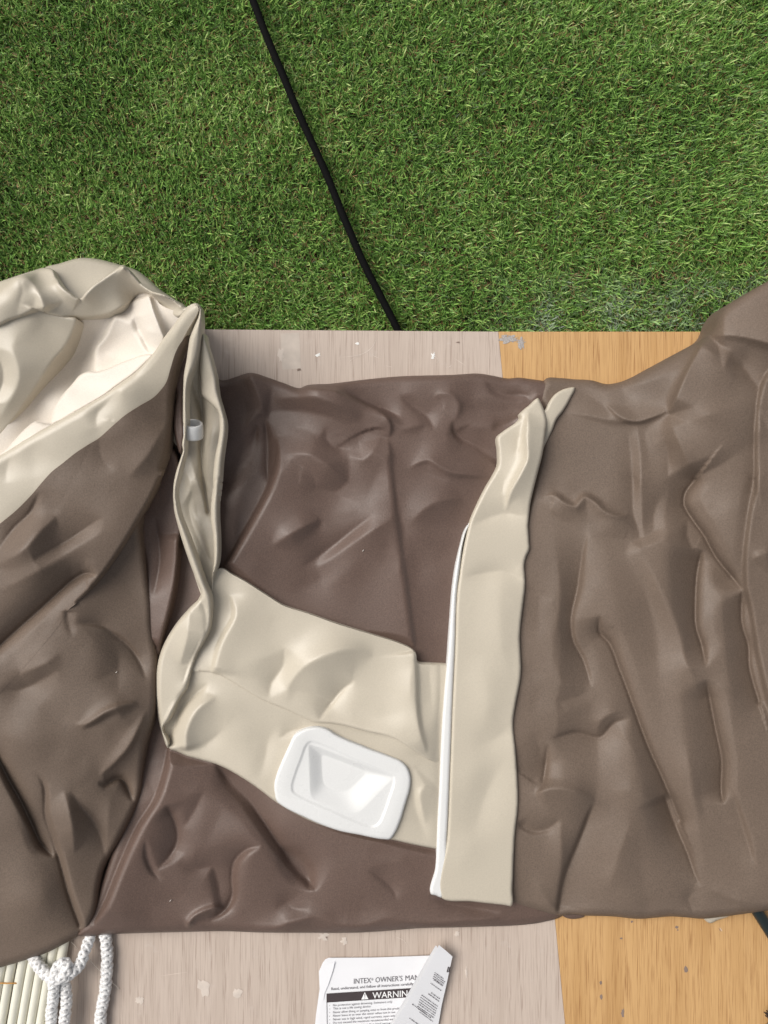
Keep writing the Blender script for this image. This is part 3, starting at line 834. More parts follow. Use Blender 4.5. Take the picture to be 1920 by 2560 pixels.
# ---- centre brown panel ----------------------------------------------------------
centre_strokes = [
    st('E', [(1285, 520), (1300, 640), (1320, 830), (1350, 1100), (1390, 1380), (1430, 1659), (1480, 2050)], 6, 9, 70, t0=.06, t1=0),
    st('E', [(1300, 640), (1325, 830), (1355, 1100), (1395, 1380), (1435, 1659), (1485, 2050)], -3, 8, 5, t0=.05, t1=0),
    st('E', [(620, 145), (780, 160), (930, 182), (1100, 260), (1270, 365), (1310, 450), (1290, 530)], 8, 7, 50, t0=.12, t1=.12),
    st('E', [(900, 175), (1000, 200), (1150, 270), (1270, 310), (1390, 375)], -7, 16, 9),
    st('E', [(1240, 350), (1340, 400), (1400, 450), (1520, 430), (1580, 390)], 5, 10, 10),
    st('E', [(1400, 370), (1480, 370), (1560, 420)], 3, 12, 12),
    st('E', [(255, 38), (320, 200), (368, 370)], 9, 24, 18, t0=.05),
    st('E', [(368, 370), (385, 560), (385, 760), (395, 850)], -8, 10, 12),
    st('E', [(420, 150), (400, 300), (400, 420)], -6, 22, 14),
    st('E', [(310, 430), (265, 600), (160, 760), (30, 865)], -12, 14, 20, t1=0),
    st('E', [(230, 450), (270, 390), (330, 335), (368, 365)], 7, 10, 10), st('E', [(230, 270), (195, 420)], -5, 12, 12), st('E', [(130, 330), (160, 430), (180, 520)], -3, 12, 12),
    st('E', [(80, 300), (120, 330)], 3, 12, 12),
    st('E', [(340, 750), (380, 820), (395, 860)], -5, 10, 10),
    st('E', [(460, 510), (462, 640), (405, 860), (300, 1080), (180, 1290), (50, 1500)], 10, 70, 8, t0=.15, t1=0),
    st('E', [(455, 560), (450, 660), (395, 870), (290, 1080), (170, 1290), (40, 1500)], -8, 7, 14, t0=.15, t1=0),
    st('E', [(440, 240), (700, 215), (950, 290), (1080, 400)], 5, 34, 34), st('E', [(450, 320), (700, 325), (920, 390)], -4, 16, 22),
    st('E', [(540, 420), (600, 440), (650, 490)], -3, 9, 12), st('E', [(440, 460), (600, 490), (740, 530)], 2.5, 9, 14),
    st('E', [(520, 640), (680, 640), (980, 850)], 5, 30, 34), st('E', [(560, 690), (700, 780), (760, 910)], -4.5, 12, 16),
    st('E', [(650, 920), (800, 910), (930, 960), (1070, 1020)], -4, 14, 22), st('E', [(870, 925), (990, 870), (1000, 830)], -3, 12, 12),
    st('E', [(400, 820), (560, 780), (740, 890)], 3.5, 22, 26),
    st('E', [(880, 1110), (960, 1075), (1060, 1060)], 4, 10, 14), st('E', [(700, 1080), (850, 1120), (1050, 1120)], -2.5, 14, 14),
    st('E', [(430, 1330), (600, 1220), (780, 1130)], 5, 24, 28), st('E', [(600, 1330), (720, 1240), (830, 1140)], -3, 14, 20),
    st('E', [(640, 1500), (820, 1380), (1000, 1240), (1180, 1100)], -6, 14, 24), st('E', [(760, 1500), (930, 1380), (1120, 1250), (1340, 1120)], 4, 30, 30),
    st('E', [(830, 440), (830, 540), (900, 600), (1010, 610)], -6, 18, 12), st('E', [(880, 460), (980, 510), (1000, 580)], 3, 14, 14),
    st('E', [(1000, 650), (1110, 690), (1180, 610), (1240, 520)], 6, 20, 18), st('E', [(1090, 440), (1080, 580)], -4, 12, 14),
    st('E', [(1240, 690), (1190, 850), (1130, 980)], -5, 26, 12), st('E', [(1150, 1050), (1280, 960)], 3, 18, 18),
    st('E', [(1290, 1250), (1290, 1430), (1400, 1475)], -4, 12, 16), st('E', [(1400, 1470), (1340, 1470)], 4, 8, 8),
    st('E', [(200, 1570), (300, 1500), (330, 1420)], 4, 14, 14), st('E', [(430, 1560), (560, 1500), (700, 1530)], 3, 20, 20),
    st('E', [(560, 1659), (720, 1620), (900, 1520)], -4, 16, 22), st('E', [(800, 1640), (1000, 1520), (1100, 1400)], 3, 24, 24),
    st('E', [(1420, 1400), (1470, 1430)], 4, 10, 10), st('E', [(1460, 1180), (1550, 1260), (1640, 1280)], 4, 20, 22), st('E', [(1440, 1350), (1540, 1330), (1650, 1400)], -3, 18, 18),
    st('E', [(1480, 1659), (1540, 1500), (1640, 1480)], -4, 22, 22),
    st('I', [(60, 760), (150, 705), (220, 690), (300, 740), (380, 780), (540, 800), (690, 830)], 6, 16, 10),
    st('I', [(150, 620), (300, 590), (470, 560)], 4, 22, 26), st('I', [(80, 790), (200, 800), (380, 850)], -3, 14, 18),
    st('I', [(400, 400), (410, 480), (470, 530), (570, 580), (740, 700)], -10, 18, 12, t1=0), st('I', [(430, 500), (520, 540), (640, 610)], 5, 18, 7),
    st('I', [(640, 650), (660, 720), (610, 780)], -4, 9, 9),
    st('I', [(250, 230), (300, 190), (390, 205), (440, 280), (410, 400)], 6, 12, 20), st('I', [(540, 240), (700, 215), (880, 290)], 5, 16, 22),
    st('I', [(450, 300), (600, 310), (720, 330), (880, 300)], -4, 18, 14), st('I', [(690, 460), (800, 420), (910, 360)], -9, 16, 14), st('I', [(500, 470), (620, 440), (730, 420)], 5, 22, 18),
    st('I', [(0, 210), (130, 310), (200, 360), (260, 470)], -6, 20, 10), st('I', [(20, 480), (80, 430), (190, 430)], 4, 9, 9), st('I', [(0, 130), (150, 220), (230, 320)], 4, 14, 20),
    st('I', [(640, 85), (700, 160), (770, 200), (940, 210), (970, 250)], -6, 12, 12), st('I', [(590, 60), (640, 85), (660, 140)], 4, 10, 16), st('I', [(940, 210), (960, 160), (1110, 80)], 4, 10, 10),
    st('I', [(680, 190), (740, 240), (760, 290)], 3, 12, 12), st('I', [(990, 250), (1040, 200), (1130, 215)], 7, 8, 10), st('I', [(0, 90), (250, 90), (560, 65)], 3, 16, 22),
    st('I', [(40, 1200), (250, 1020), (470, 980)], 4, 30, 30), st('I', [(60, 1090), (200, 1080), (420, 1010)], -2.5, 14, 14), st('I', [(40, 1190), (200, 1270), (380, 1310)], 4, 14, 26),
    st('I', [(80, 1130), (250, 1180), (420, 1200)], -2.5, 14, 14), st('I', [(280, 1500), (330, 1400), (420, 1350)], -4, 22, 22), st('I', [(30, 1380), (60, 1440)], 4, 10, 12),
    # lower band
    st('G', [(590, 200), (560, 350), (520, 500), (490, 590), (350, 820), (210, 1130), (110, 1380), (20, 1540)], 12, 60, 9, t0=0, t1=.08),
    st('G', [(570, 220), (540, 380), (505, 500), (470, 590), (330, 820), (190, 1130), (90, 1380), (0, 1540)], -9, 7, 14, t0=0, t1=.08),
    st('G', [(400, 330), (430, 450), (475, 560)], -5, 8, 10), st('G', [(420, 350), (480, 330), (540, 310)], 3, 8, 8), st('G', [(350, 650), (430, 600), (490, 590)], 3, 10, 10),
    st('G', [(930, 330), (1050, 470), (1170, 590), (1300, 780), (1410, 940), (1560, 1090), (1680, 1280)], -10, 26, 18, t0=.1, t1=.1),
    st('G', [(1100, 640), (1200, 780), (1320, 960), (1500, 1150)], 4, 20, 40), st('G', [(1380, 880), (1430, 810), (1500, 780)], 4, 16, 16),
    st('G', [(560, 640), (630, 790), (640, 900), (590, 1010), (490, 1125)], -8, 20, 26, t0=.1), st('G', [(400, 900), (410, 1030), (440, 1110), (520, 1215)], -6, 12, 8),
    st('G', [(480, 1130), (600, 1080), (700, 1000)], 3, 12, 14),
    st('G', [(740, 580), (770, 530), (830, 530)], 5, 12, 12), st('G', [(830, 550), (760, 690), (690, 820)], -6, 16, 14), st('G', [(980, 650), (920, 780), (850, 950)], -4.5, 14, 22), st('G', [(560, 520), (700, 460), (800, 500)], -3, 14, 14),
    st('G', [(1270, 940), (1160, 970), (1070, 1060), (1050, 1180), (1055, 1310), (1000, 1420), (880, 1500)], -9, 14, 20), st('G', [(1280, 980), (1180, 1020), (1110, 1120), (1100, 1300), (1060, 1420)], 4, 22, 12),
    st('G', [(710, 1560), (750, 1490), (850, 1430), (940, 1410), (985, 1415)], 9, 10, 9, t0=.1, t1=.15), st('G', [(790, 1500), (900, 1490), (990, 1430)], -5, 8, 8),
    st('G', [(760, 1500), (800, 1530), (900, 1525)], 3, 7, 9), st('G', [(720, 1560), (760, 1590)], -4, 8, 8),
    st('G', [(650, 1090), (780, 1120), (900, 1100), (940, 1200), (970, 1400)], -6, 22, 16), st('G', [(480, 1320), (600, 1340), (740, 1280)], -4, 16, 16), st('G', [(620, 1250), (720, 1230)], 4, 22, 22),
    st('G', [(440, 1430), (590, 1500), (730, 1470)], 3, 22, 12), st('G', [(130, 1450), (300, 1440), (450, 1450)], 4, 16, 30),
    st('G', [(1180, 1520), (1330, 1570), (1500, 1530), (1680, 1480)], 5, 14, 12), st('G', [(1120, 1400), (1200, 1490), (1300, 1540)], -4, 14, 14), st('G', [(1370, 1420), (1500, 1340), (1659, 1350)], -5, 18, 18),
    st('H', [(0, 660), (130, 800), (210, 920), (220, 980)], -8, 24, 18), st('H', [(0, 990), (120, 1120), (230, 1090)], -5, 14, 14),
    st('H', [(600, 600), (540, 800), (515, 950), (480, 1250)], -0.7, 4, 4, t0=0, t1=0), st('H', [(645, 600), (580, 800), (560, 950), (520, 1250)], -0.7, 4, 4, t0=0, t1=0),
    st('H', [(400, 740), (470, 700), (540, 690)], -3, 16, 22), st('H', [(660, 830), (760, 880), (850, 970), (880, 1050)], -7, 18, 12), st('H', [(660, 1000), (600, 1100), (610, 1200)], -4, 14, 14),
    st('H', [(390, 1100), (430, 1180), (490, 1220)], -5, 14, 12), st('H', [(440, 980), (520, 930)], -4, 14, 14), st('H', [(680, 640), (780, 710), (920, 720)], -4, 14, 14), st('H', [(670, 770), (820, 760), (1000, 740)], 3, 16, 16),
    st('H', [(-60, 1270), (100, 1200), (250, 1180), (420, 1225), (620, 1245), (800, 1190), (950, 1210), (1130, 1230), (1400, 1200), (1659, 1190)], 5, 12, 12, t0=.05, t1=.05),
    st('H', [(1010, 880), (1080, 800), (1120, 760)], -5, 20, 20), st('H', [(1150, 1050), (1300, 1080), (1659, 1140)], -6, 18, 16),
]
centre_ctrl = [(380, 960, 14), (620, 945, 16), (560, 1150, 10), (600, 1400, 9), (760, 985, 15), (950, 960, 14), (1000, 1100, 15), (900, 1200, 12), (950, 1500, 10), (1080, 1640, 7), (1030, 1600, 8), (1200, 950, 13), (1200, 1200, 12),
               (1300, 1400, 10), (1360, 960, 14), (700, 1700, 9), (1100, 1800, 10), (400, 1700, 4), (420, 1850, 2), (520, 1900, 8), (500, 1750, 5), (650, 1950, 12), (440, 2060, 18), (300, 2200, 17), (300, 2310, 20), (220, 2325, 22), (250, 2270, 20), (600, 2100, 24), (600, 2310, 15), (900, 2220, 22), (900, 2310, 15), (1200, 2200, 18), (1250, 2300, 11), (1390, 2290, 8)]
F_CENTRE = Field(centre_ctrl, centre_strokes, [dict(seed=31, scale=247, amp=0.80)], gain=0.95)
centre_out = [(360, 1000), (440, 960), (540, 945), (556, 951), (590, 942), (625, 932), (645, 935), (662, 941), (705, 956), (751, 970), (764, 964), (827, 959), (920, 948), (996, 941), (1131, 937), (1198, 934), (1231, 939),
              (1269, 946), (1297, 944), (1322, 947), (1358, 952), (1400, 960), (1400, 1040), (1380, 1300), (1330, 1600), (1330, 2200), (1420, 2270), (1405, 2290), (1358, 2305), (1310, 2312), (1199, 2317), (1120, 2319), (1040, 2321), (960, 2328), (879, 2332), (780, 2332),
              (700, 2332), (640, 2331), (560, 2328), (501, 2329), (420, 2331), (347, 2333), (270, 2336), (215, 2341), (195, 2338), (215, 2300), (300, 2060), (370, 1800), (385, 1500), (370, 1200)]

# ---- beige band across the centre -------------------------------------------------
band_strokes = [
    st('F', [(600, 260), (625, 400), (545, 570), (500, 660), (455, 845)], 9, 40, 12, t0=.2, t1=.05),
    st('F', [(560, 250), (600, 400), (520, 570), (485, 660), (440, 845)], -5, 9, 22, t0=.2, t1=.05),
    st('F', [(530, 130), (580, 240), (610, 340)], -3, 20, 18), st('F', [(600, 120), (720, 230), (870, 300)], 4, 16, 22), st('F', [(700, 290), (840, 310), (930, 400)], -3, 16, 20),
    st('F', [(990, 660), (990, 790), (900, 920), (870, 1030)], -7, 26, 20), st('F', [(640, 830), (760, 760), (940, 690)], 5, 20, 22),
    st('F', [(1020, 1060), (1040, 930), (1140, 810), (1330, 700), (1520, 670), (1659, 720)], 7, 30, 40), st('F', [(1030, 1100), (1060, 980), (1150, 850), (1300, 830)], -5, 16, 22),
    st('F', [(1250, 1200), (1330, 1090), (1430, 970), (1520, 900)], -8, 30, 16), st('F', [(1300, 1150), (1500, 1150), (1659, 1080)], -4, 20, 24),
    st('F', [(880, 520), (960, 440), (1060, 400)], -3, 18, 18), st('F', [(830, 460), (900, 490)], 3, 14, 14), st('F', [(880, 500), (1000, 520), (1120, 610)], 2.5, 18, 18),
    st('F', [(255, 1430), (255, 1290), (330, 1130), (480, 1020)], 10, 22, 20, t0=.05), st('F', [(115, 1405), (160, 1250), (240, 1090), (420, 930)], -10, 22, 14, t0=.05),
    st('F', [(270, 1440), (420, 1370), (540, 1270)], -6, 14, 18), st('F', [(400, 1200), (500, 1080), (640, 1110), (700, 1180)], 4, 20, 30),
    st('F', [(560, 1250), (640, 1300), (760, 1290)], 3, 30, 30), st('F', [(950, 1340), (1030, 1290), (1130, 1260), (1200, 1245)], -8, 9, 12), st('F', [(940, 1300), (1040, 1230), (1170, 1190)], -4, 10, 10),
    st('F', [(800, 1659), (850, 1450), (880, 1330), (960, 1230)], -5, 22, 16), st('F', [(700, 1659), (770, 1500), (800, 1350)], 4, 22, 22),
    st('F', [(680, 940), (800, 1060), (820, 1200)], 3, 24, 24),
    st('F', [(1960, 680), (1975, 800), (1985, 1100), (2010, 1290), (2060, 1450)], 7, 8, 40, t0=.02, t1=.1), st('F', [(1990, 720), (2000, 900), (2010, 1100), (2040, 1300)], -5, 10, 8, t0=.05),
    st('F', [(1880, 1100), (1930, 950), (1960, 780)], 3, 18, 18), st('F', [(1500, 1180), (1700, 1190), (1900, 1140)], -4, 22, 22), st('F', [(2080, 700), (2090, 950), (2100, 1200)], -4, 14, 14), st('F', [(2130, 1150), (2160, 1330)], 4, 14, 14),
    st('H', [(1100, 180), (1050, 260), (1060, 350), (1090, 480)], 7, 16, 12), st('H', [(980, 160), (1040, 420), (1110, 610)], -5, 12, 14), st('H', [(1010, 30), (1080, 110), (1190, 200)], -4, 12, 8, t0=.1, t1=0), st('H', [(1010, 60), (1060, 150), (1190, 260)], 5, 9, 12),
    st('H', [(1100, 260), (1150, 330), (1190, 480)], -4, 18, 14),
]
band_ctrl = [(430, 1600, 20), (410, 1820, 24), (430, 1870, 20), (550, 1430, 24), (600, 1500, 22), (520, 1680, 22), (600, 1850, 25), (620, 1950, 26), (800, 1570, 20), (780, 1700, 23), (700, 1850, 26), (860, 2050, 27), (760, 1950, 27), (1000, 1620, 18), (980, 1780, 22), (1040, 2000, 26), (1120, 1660, 21), (1060, 1650, 19), (1120, 1750, 22), (1120, 1850, 21), (1110, 2110, 22), (690, 2000, 27), (980, 2095, 25)]
F_BAND = Field(band_ctrl, band_strokes, [dict(seed=41, scale=228, amp=0.64)], gain=.8, soft=70)
F_BAND0 = F_BAND
FIT_IN = np.array([(758, 1855), (990, 1945), (925, 2062), (725, 1988)], float)
def F_BAND(U, V):
    z = softmin(F_BAND0(U, V), 21.0 + np.clip(1100 - U, 0, 90) * 0.4)
    ins = inside(U, V, FIT_IN)
    d, _, _ = poly_dist(U, V, np.vstack([FIT_IN, FIT_IN[:1]]))
    return z - 16 * smooth(np.where(ins, d + 6, 6 - d) / 12.0)
band_out = [(553, 1420), (580, 1434), (611, 1451), (669, 1488), (708, 1512), (766, 1531), (848, 1560), (934, 1586), (1002, 1608), (1030, 1622), (1040, 1634), (1043, 1653), (1079, 1658), (1130, 1667), (1145, 1800), (1140, 2128), (1089, 2122), (1036, 2112), (978, 2099),
            (900, 2085), (800, 2062), (740, 2035), (688, 2004), (650, 1975), (611, 1948), (549, 1914), (500, 1899), (467, 1890), (445, 1880), (423, 1871), (404, 1828), (394, 1784), (390, 1697), (420, 1600), (467, 1543), (500, 1490), (520, 1440)]
BANDC = catmull(band_out, 10, closed=True)
def F_CENTRE_UNDER(U, V):
    z = F_CENTRE(U, V)
    d, _, _ = poly_dist(U, V, np.vstack([BANDC, BANDC[:1]]))
    d = np.where(inside(U, V, BANDC), 0, d)
    lim = F_BAND(U, V) - 8.0 + np.clip(d - 3, 0, 60) * 0.45
    return np.where(d < 60, np.minimum(z, lim), z)
sheet("brown_panel", centre_out, F_CENTRE_UNDER, BROWN_SHADED, INF, step=3.0, edge=(20, 10), skirt=30)
sheet("beige_panel", band_out, F_BAND, BEIGE, INF, step=3.0, edge=(9, 4), skirt=14)
seam_band = [(470, 1674), (500, 1679), (529, 1682), (549, 1688), (600, 1717), (650, 1747), (717, 1775), (790, 1806), (815, 1807), (850, 1811), (920, 1828), (978, 1842), (1020, 1866), (1060, 1893), (1100, 1911), (1138, 1925)]
SEAMC = catmull(seam_band, 8.0)
def F_BANDUP(U, V):
    d, sg, t = poly_dist(U, V, SEAMC)
    z = F_BAND0(U, V) + 1.2 + (1.5 + 7.0 * np.exp(-((U - 960) / 120.0) ** 2)) * np.clip(1 - d / 110.0, 0, 1) ** 1.5
    return softmin(z, 20.0 + np.clip(1100 - U, 0, 90) * 0.4)      # tucks in under the strip
band_up = [(553, 1421), (580, 1436), (611, 1453), (669, 1490), (708, 1514), (766, 1533), (848, 1562), (934, 1588), (1002, 1610), (1030, 1624), (1040, 1636), (1044, 1657), (1079, 1662), (1130, 1671), (1140, 1800)] + seam_band[::-1] + [(480, 1600), (498, 1500), (522, 1442)]
sheet("beige_panel", band_up, F_BANDUP, BEIGE, INF, step=2.6, rounded=[(seam_band[1:], 6, 2.2)], skirt=3)

# ---- moulded white fitting on the band ---------------------------------------------
fit_out = tl('W', [(330, 200), (400, 155), (470, 132), (540, 128), (610, 145), (700, 200), (800, 246), (900, 285), (1000, 325), (1100, 360), (1190, 395), (1250, 422), (1305, 475), (1335, 560), (1332, 650), (1290, 800), (1240, 960), (1195, 1055), (1160, 1098), (1100, 1100),
                   (1000, 1085), (900, 1063), (730, 1030), (560, 972), (400, 900), (290, 848), (220, 806), (180, 770), (162, 700), (157, 630), (172, 555), (220, 430), (280, 300)])
inner = catmull(tl('W', [(440, 275), (470, 255), (520, 262), (850, 405), (1150, 535), (1190, 560), (1194, 600), (1150, 750), (1105, 880), (1060, 965), (1000, 994), (940, 980), (650, 855), (370, 730), (318, 690), (310, 640), (330, 560), (385, 410)]), 3, closed=True)
def half(U, V, a, b_):
    d = np.array(b_, float) - np.array(a, float); L = np.hypot(*d)
    return ((U - a[0]) * d[1] - (V - a[1]) * d[0]) / -L     # positive to the right of travel
WT = lambda x, y: tl('W', [(x, y)])[0]
def fit_field(U, V):
    base = F_FITBASE(U, V)
    ins = inside(U, V, inner)
    d, _, _ = poly_dist(U, V, np.vstack([inner, inner[:1]]))
    sd_ = np.where(ins, d, -d)
    z = base + 0.8 * np.exp(-((sd_ + 22) / 22.0) ** 2)          # raised rim
    z -= 1.3 * smooth((sd_ + 1.0) / 5.0)                        # panel inside the line
    z -= 0.5 * np.exp(-(sd_ / 1.6) ** 2)                        # the fine line
    # pocket: four sloping walls
    top = half(U, V, WT(455, 270), WT(1195, 558)) / 13.0
    rgt = half(U, V, WT(1200, 555), WT(850, 915)) / 58.0
    bot = half(U, V, WT(900, 915), WT(470, 755)) / 42.0
    lft = half(U, V, WT(470, 800), WT(452, 270)) / 32.0
    q = np.minimum(np.minimum(top, rgt), np.minimum(bot, lft))
    k = 0.2                                                  # round the corners
    e = -k * np.log(np.exp(-np.clip(top, -3, 3)/k) + np.exp(-np.clip(rgt, -3, 3)/k) + np.exp(-np.clip(bot, -3, 3)/k) + np.exp(-np.clip(lft, -3, 3)/k))
    q = np.clip(e, 0, 1)
    z -= 7.0 * (0.75 * q + 0.25 * smooth(q))
    return z
F_FITBASE = Field([(690, 2000, 33), (700, 1850, 33), (800, 1820, 31), (1020, 1950, 31), (980, 2095, 32), (850, 1950, 33), (800, 2050, 34)], soft=120)
sheet("recessed_handle", fit_out, fit_field, WHITE, INF, step=1.6, edge=(8, 3), skirt=14)

# ---- beige band with white piping, folded down the middle --------------------------
strip_strokes = [
    st('I', [(960, 330), (945, 500), (955, 680), (900, 800), (830, 930), (790, 1080)], 6, 30, 8, t0=.1), st('I', [(940, 360), (930, 480), (900, 570), (860, 640)], -5, 7, 14),
    st('I', [(770, 580), (830, 560), (930, 500)], -2, 12, 20), st('I', [(880, 550), (920, 560)], 2, 9, 9),
    st('I', [(520, 1190), (650, 1130), (780, 1090), (880, 1100), (960, 1140)], -3, 18, 12), st('I', [(820, 1030), (900, 1060), (980, 1030)], 4, 16, 14),
    st('I', [(480, 1570), (650, 1535), (780, 1530), (940, 1600)], -3, 12, 14), st('I', [(880, 1490), (935, 1540)], 3.5, 10, 12), st('I', [(760, 800), (770, 950)], -2, 12, 12), st('I', [(700, 1200), (850, 1180), (930, 1220)], -1.5, 16, 16),
    st('L', [(200, 340), (300, 320)], 3, 12, 10), st('L', [(110, 1080), (160, 1230)], -2, 18, 14), st('L', [(0, 700), (60, 1000), (30, 1300)], 2, 30, 24), st('L', [(180, 0), (150, 500), (220, 900)], 2, 24, 24), st('L', [(180, 620), (230, 720), (240, 830)], -1.5, 14, 14),
    st('P', [(1180, 2100), (1230, 1950), (1270, 1890)], -2, 22, 22), st('P', [(1160, 1990), (1200, 1900)], 1.6, 24, 24), st('P', [(1140, 2180), (1190, 2080)], 1.5, 20, 20), st('P', [(1290, 1800), (1250, 1840), (1180, 1870)], -2, 20, 20),
]
F_STRIP = Field([(1346, 996, 30), (1260, 1100, 28), (1330, 1200, 28), (1200, 1250, 26), (1170, 1500, 26), (1300, 1500, 25), (1150, 1700, 25), (1290, 1760, 25), (1120, 1950, 26), (1290, 2000, 26), (1090, 2230, 25), (1275, 2250, 25)], strip_strokes, [dict(seed=51, scale=247, amp=0.40)], gain=1.7)
strip_out = tl('I', [(1035, 225), (1060, 265), (1085, 330), (1098, 400), (1090, 500), (1070, 640), (1030, 800), (995, 940), (978, 1020), (970, 1090), (962, 1180), (968, 1290), (970, 1360), (945, 1420), (932, 1480), (938, 1560), (938, 1650)]) + \
    [(1309, 1500), (1300, 1586), (1302, 1687), (1289, 1761), (1283, 1804), (1289, 1878), (1295, 2010), (1287, 2090), (1281, 2222), (1279, 2265), (1262, 2263), (1180, 2254), (1104, 2244), (1118, 2090), (1125, 1931), (1131, 1770), (1138, 1613), (1143, 1480)] + \
    tl('I', [(445, 1560), (465, 1420), (490, 1290), (525, 1150), (580, 1020), (640, 900), (700, 800), (735, 730), (738, 620), (732, 515), (780, 470), (880, 400), (905, 370), (900, 345), (920, 320), (980, 270)])
sheet("beige_strip", strip_out, F_STRIP, BEIGE, INF, step=2.6, edge=(8, 3.5), skirt=16)
tail_out = [(1437, 969), (1415, 971), (1391, 983), (1378, 998), (1372, 1008), (1363, 1024), (1350, 1030), (1340, 1010), (1330, 1015), (1345, 1070), (1350, 1140), (1361, 1116), (1380, 1077), (1392, 1048), (1408, 1027), (1424, 1000)]
F_TAIL = Field([(1437, 969, 20), (1380, 1020, 25), (1350, 1100, 23)], [st('P', [(1415, 985), (1385, 1030), (1362, 1090)], 3, 12, 14)], gain=.8)
sheet("beige_strip", tail_out, F_TAIL, BEIGE, INF, step=2.2, edge=(7, 3), skirt=6)
pip_out = [(1175, 1307), (1165, 1332), (1157, 1362), (1150, 1420), (1143, 1480), (1138, 1613), (1131, 1770), (1125, 1931), (1118, 2090), (1104, 2244), (1090, 2239), (1077, 2235), (1088, 2170), (1093, 2060), (1098, 1963), (1103, 1842), (1109, 1750), (1117, 1659), (1122, 1590), (1127, 1520), (1130, 1480), (1138, 1420), (1150, 1366), (1162, 1325)]
F_PIP = Field([(1165, 1332, 25), (1140, 1480, 26), (1120, 1750, 25), (1105, 1950, 26), (1090, 2235, 25)])
sheet("white_piping", pip_out, F_PIP, WHITE, INF, step=1.8, edge=(9, 4), skirt=16)
# small beige corner showing under the hem at right, and the brown gather by the joint
sheet("beige_panel", [(1752, 2288), (1840, 2278), (1822, 2291), (1795, 2300), (1775, 2308), (1762, 2300)], Field([(1750, 2290, 9), (1830, 2285, 10), (1775, 2306, 6)]), BEIGE, INF, step=2, edge=(8, 3), skirt=5)
sheet("brown_panel", [(1398, 2280), (1460, 2280), (1462, 2290), (1440, 2297), (1425, 2297), (1410, 2292)], Field([(1400, 2284, 6), (1460, 2284, 7), (1430, 2297, 4)], [st('P', [(1430, 2285), (1436, 2297)], -2, 4, 4)]), BROWN_SHADED, INF, step=2, edge=(8, 3), skirt=4)

# ---- left bundle: back wall, lining, front -----------------------------------------
outer_out = tl('A', [(330, 95), (450, 55), (600, 15), (720, 21), (880, 60), (1030, 110), (1110, 168), (1200, 250), (1300, 318), (1400, 390), (1390, 420), (1250, 350), (1100, 300), (900, 200), (700, 330), (560, 360), (420, 260), (330, 180)])
F_OUTER = Field([(150, 655, 70), (200, 645, 62), (240, 647, 58), (293, 660, 56), (343, 677, 54), (400, 722, 60), (463, 769, 80), (200, 730, 84), (150, 700, 82), (230, 700, 74), (300, 690, 70), (430, 760, 78)],
                [st('A', [(690, 50), (678, 130), (685, 210)], 4, 9, 14), st('A', [(880, 60), (960, 90), (1060, 140)], 3, 9, 12), st('A', [(430, 130), (480, 230), (580, 320)], -6, 20, 30)])
sheet("beige_panel", outer_out, F_OUTER, BEIGE, INF, step=2.6, edge=(12, 9), skirt=50)
lip_top = tl('A', [(-210, 250), (0, 190), (100, 156), (230, 115), (330, 88), (395, 100), (425, 160), (460, 215), (520, 272), (600, 318), (650, 265), (700, 215), (770, 165), (850, 112), (925, 66), (960, 92), (1000, 138), (1060, 210), (1125, 258), (1250, 298), (1320, 335), (1390, 385), (1420, 372)])
lip_low = tl('A', [(1380, 440), (1340, 462), (1250, 420), (1180, 368), (1140, 300), (1110, 274), (1075, 275), (1030, 305), (975, 355), (900, 402), (830, 436), (750, 456), (680, 466), (600, 468), (540, 466), (470, 466), (400, 448), (345, 428), (300, 405), (258, 400), (230, 420), (150, 460), (60, 490), (0, 520), (-210, 560)])
back_strokes = [
    st('A', [(-60, 320), (60, 225), (150, 158), (215, 180), (285, 280), (345, 425)], 13, 20, 30, t0=0, t1=.05), st('A', [(150, 158), (200, 150), (260, 190)], 4, 14, 14),
    st('A', [(255, 400), (270, 330), (245, 260), (180, 190)], -10, 20, 26, t0=.05), st('A', [(258, 400), (300, 385), (350, 425)], 5, 9, 12),
    st('A', [(620, 322), (560, 370), (470, 440)], -7, 40, 34), st('A', [(600, 318), (700, 218), (800, 146), (925, 68)], 7, 5, 16, t0=.05, t1=.02), st('A', [(925, 68), (1000, 140), (1060, 212), (1125, 262), (1250, 300), (1390, 385)], 7, 5, 16, t0=.02, t1=.05),
    st('A', [(925, 75), (905, 180), (850, 280)], 6, 30, 40, t0=.02), st('A', [(960, 330), (890, 350), (760, 430)], -4, 20, 20), st('A', [(1150, 300), (1260, 345), (1370, 410)], -5, 12, 14), st('A', [(430, 165), (460, 220), (520, 275), (600, 320)], 6, 5, 18, t0=.1, t1=.02),
    st('A', [(400, 250), (480, 330), (520, 400)], -4, 26, 30)]
F_BACK = Field([(0, 703, 74), (-60, 722, 72), (77, 679, 80), (110, 669, 80), (145, 700, 98), (200, 746, 102), (250, 705, 104), (308, 662, 108), (340, 692, 104), (375, 727, 104), (430, 752, 108), (463, 768, 114), (50, 695, 92), (50, 780, 96), (120, 780, 92), (180, 795, 84), (250, 790, 82), (320, 760, 84), (370, 732, 92), (440, 790, 104), (-60, 800, 92), (0, 760, 94)], back_strokes, gain=.85, soft=50)
sheet("beige_panel", lip_top + lip_low, F_BACK, BEIGE, INF, step=2.6, edge=(9, 5), skirt=14)
sheet("beige_panel", tl('A', [(1100, 280), (1135, 290), (1180, 365), (1250, 418), (1345, 458), (1330, 500), (1235, 612), (1200, 540), (1160, 440), (1130, 360)]), Field([(370, 735, 82), (440, 790, 92), (412, 840, 80), (385, 780, 80)], [st('A', [(1190, 400), (1240, 500), (1250, 560)], -3, 20, 20)]), BEIGE, INF, step=2.6, edge=(6, 4), skirt=20)

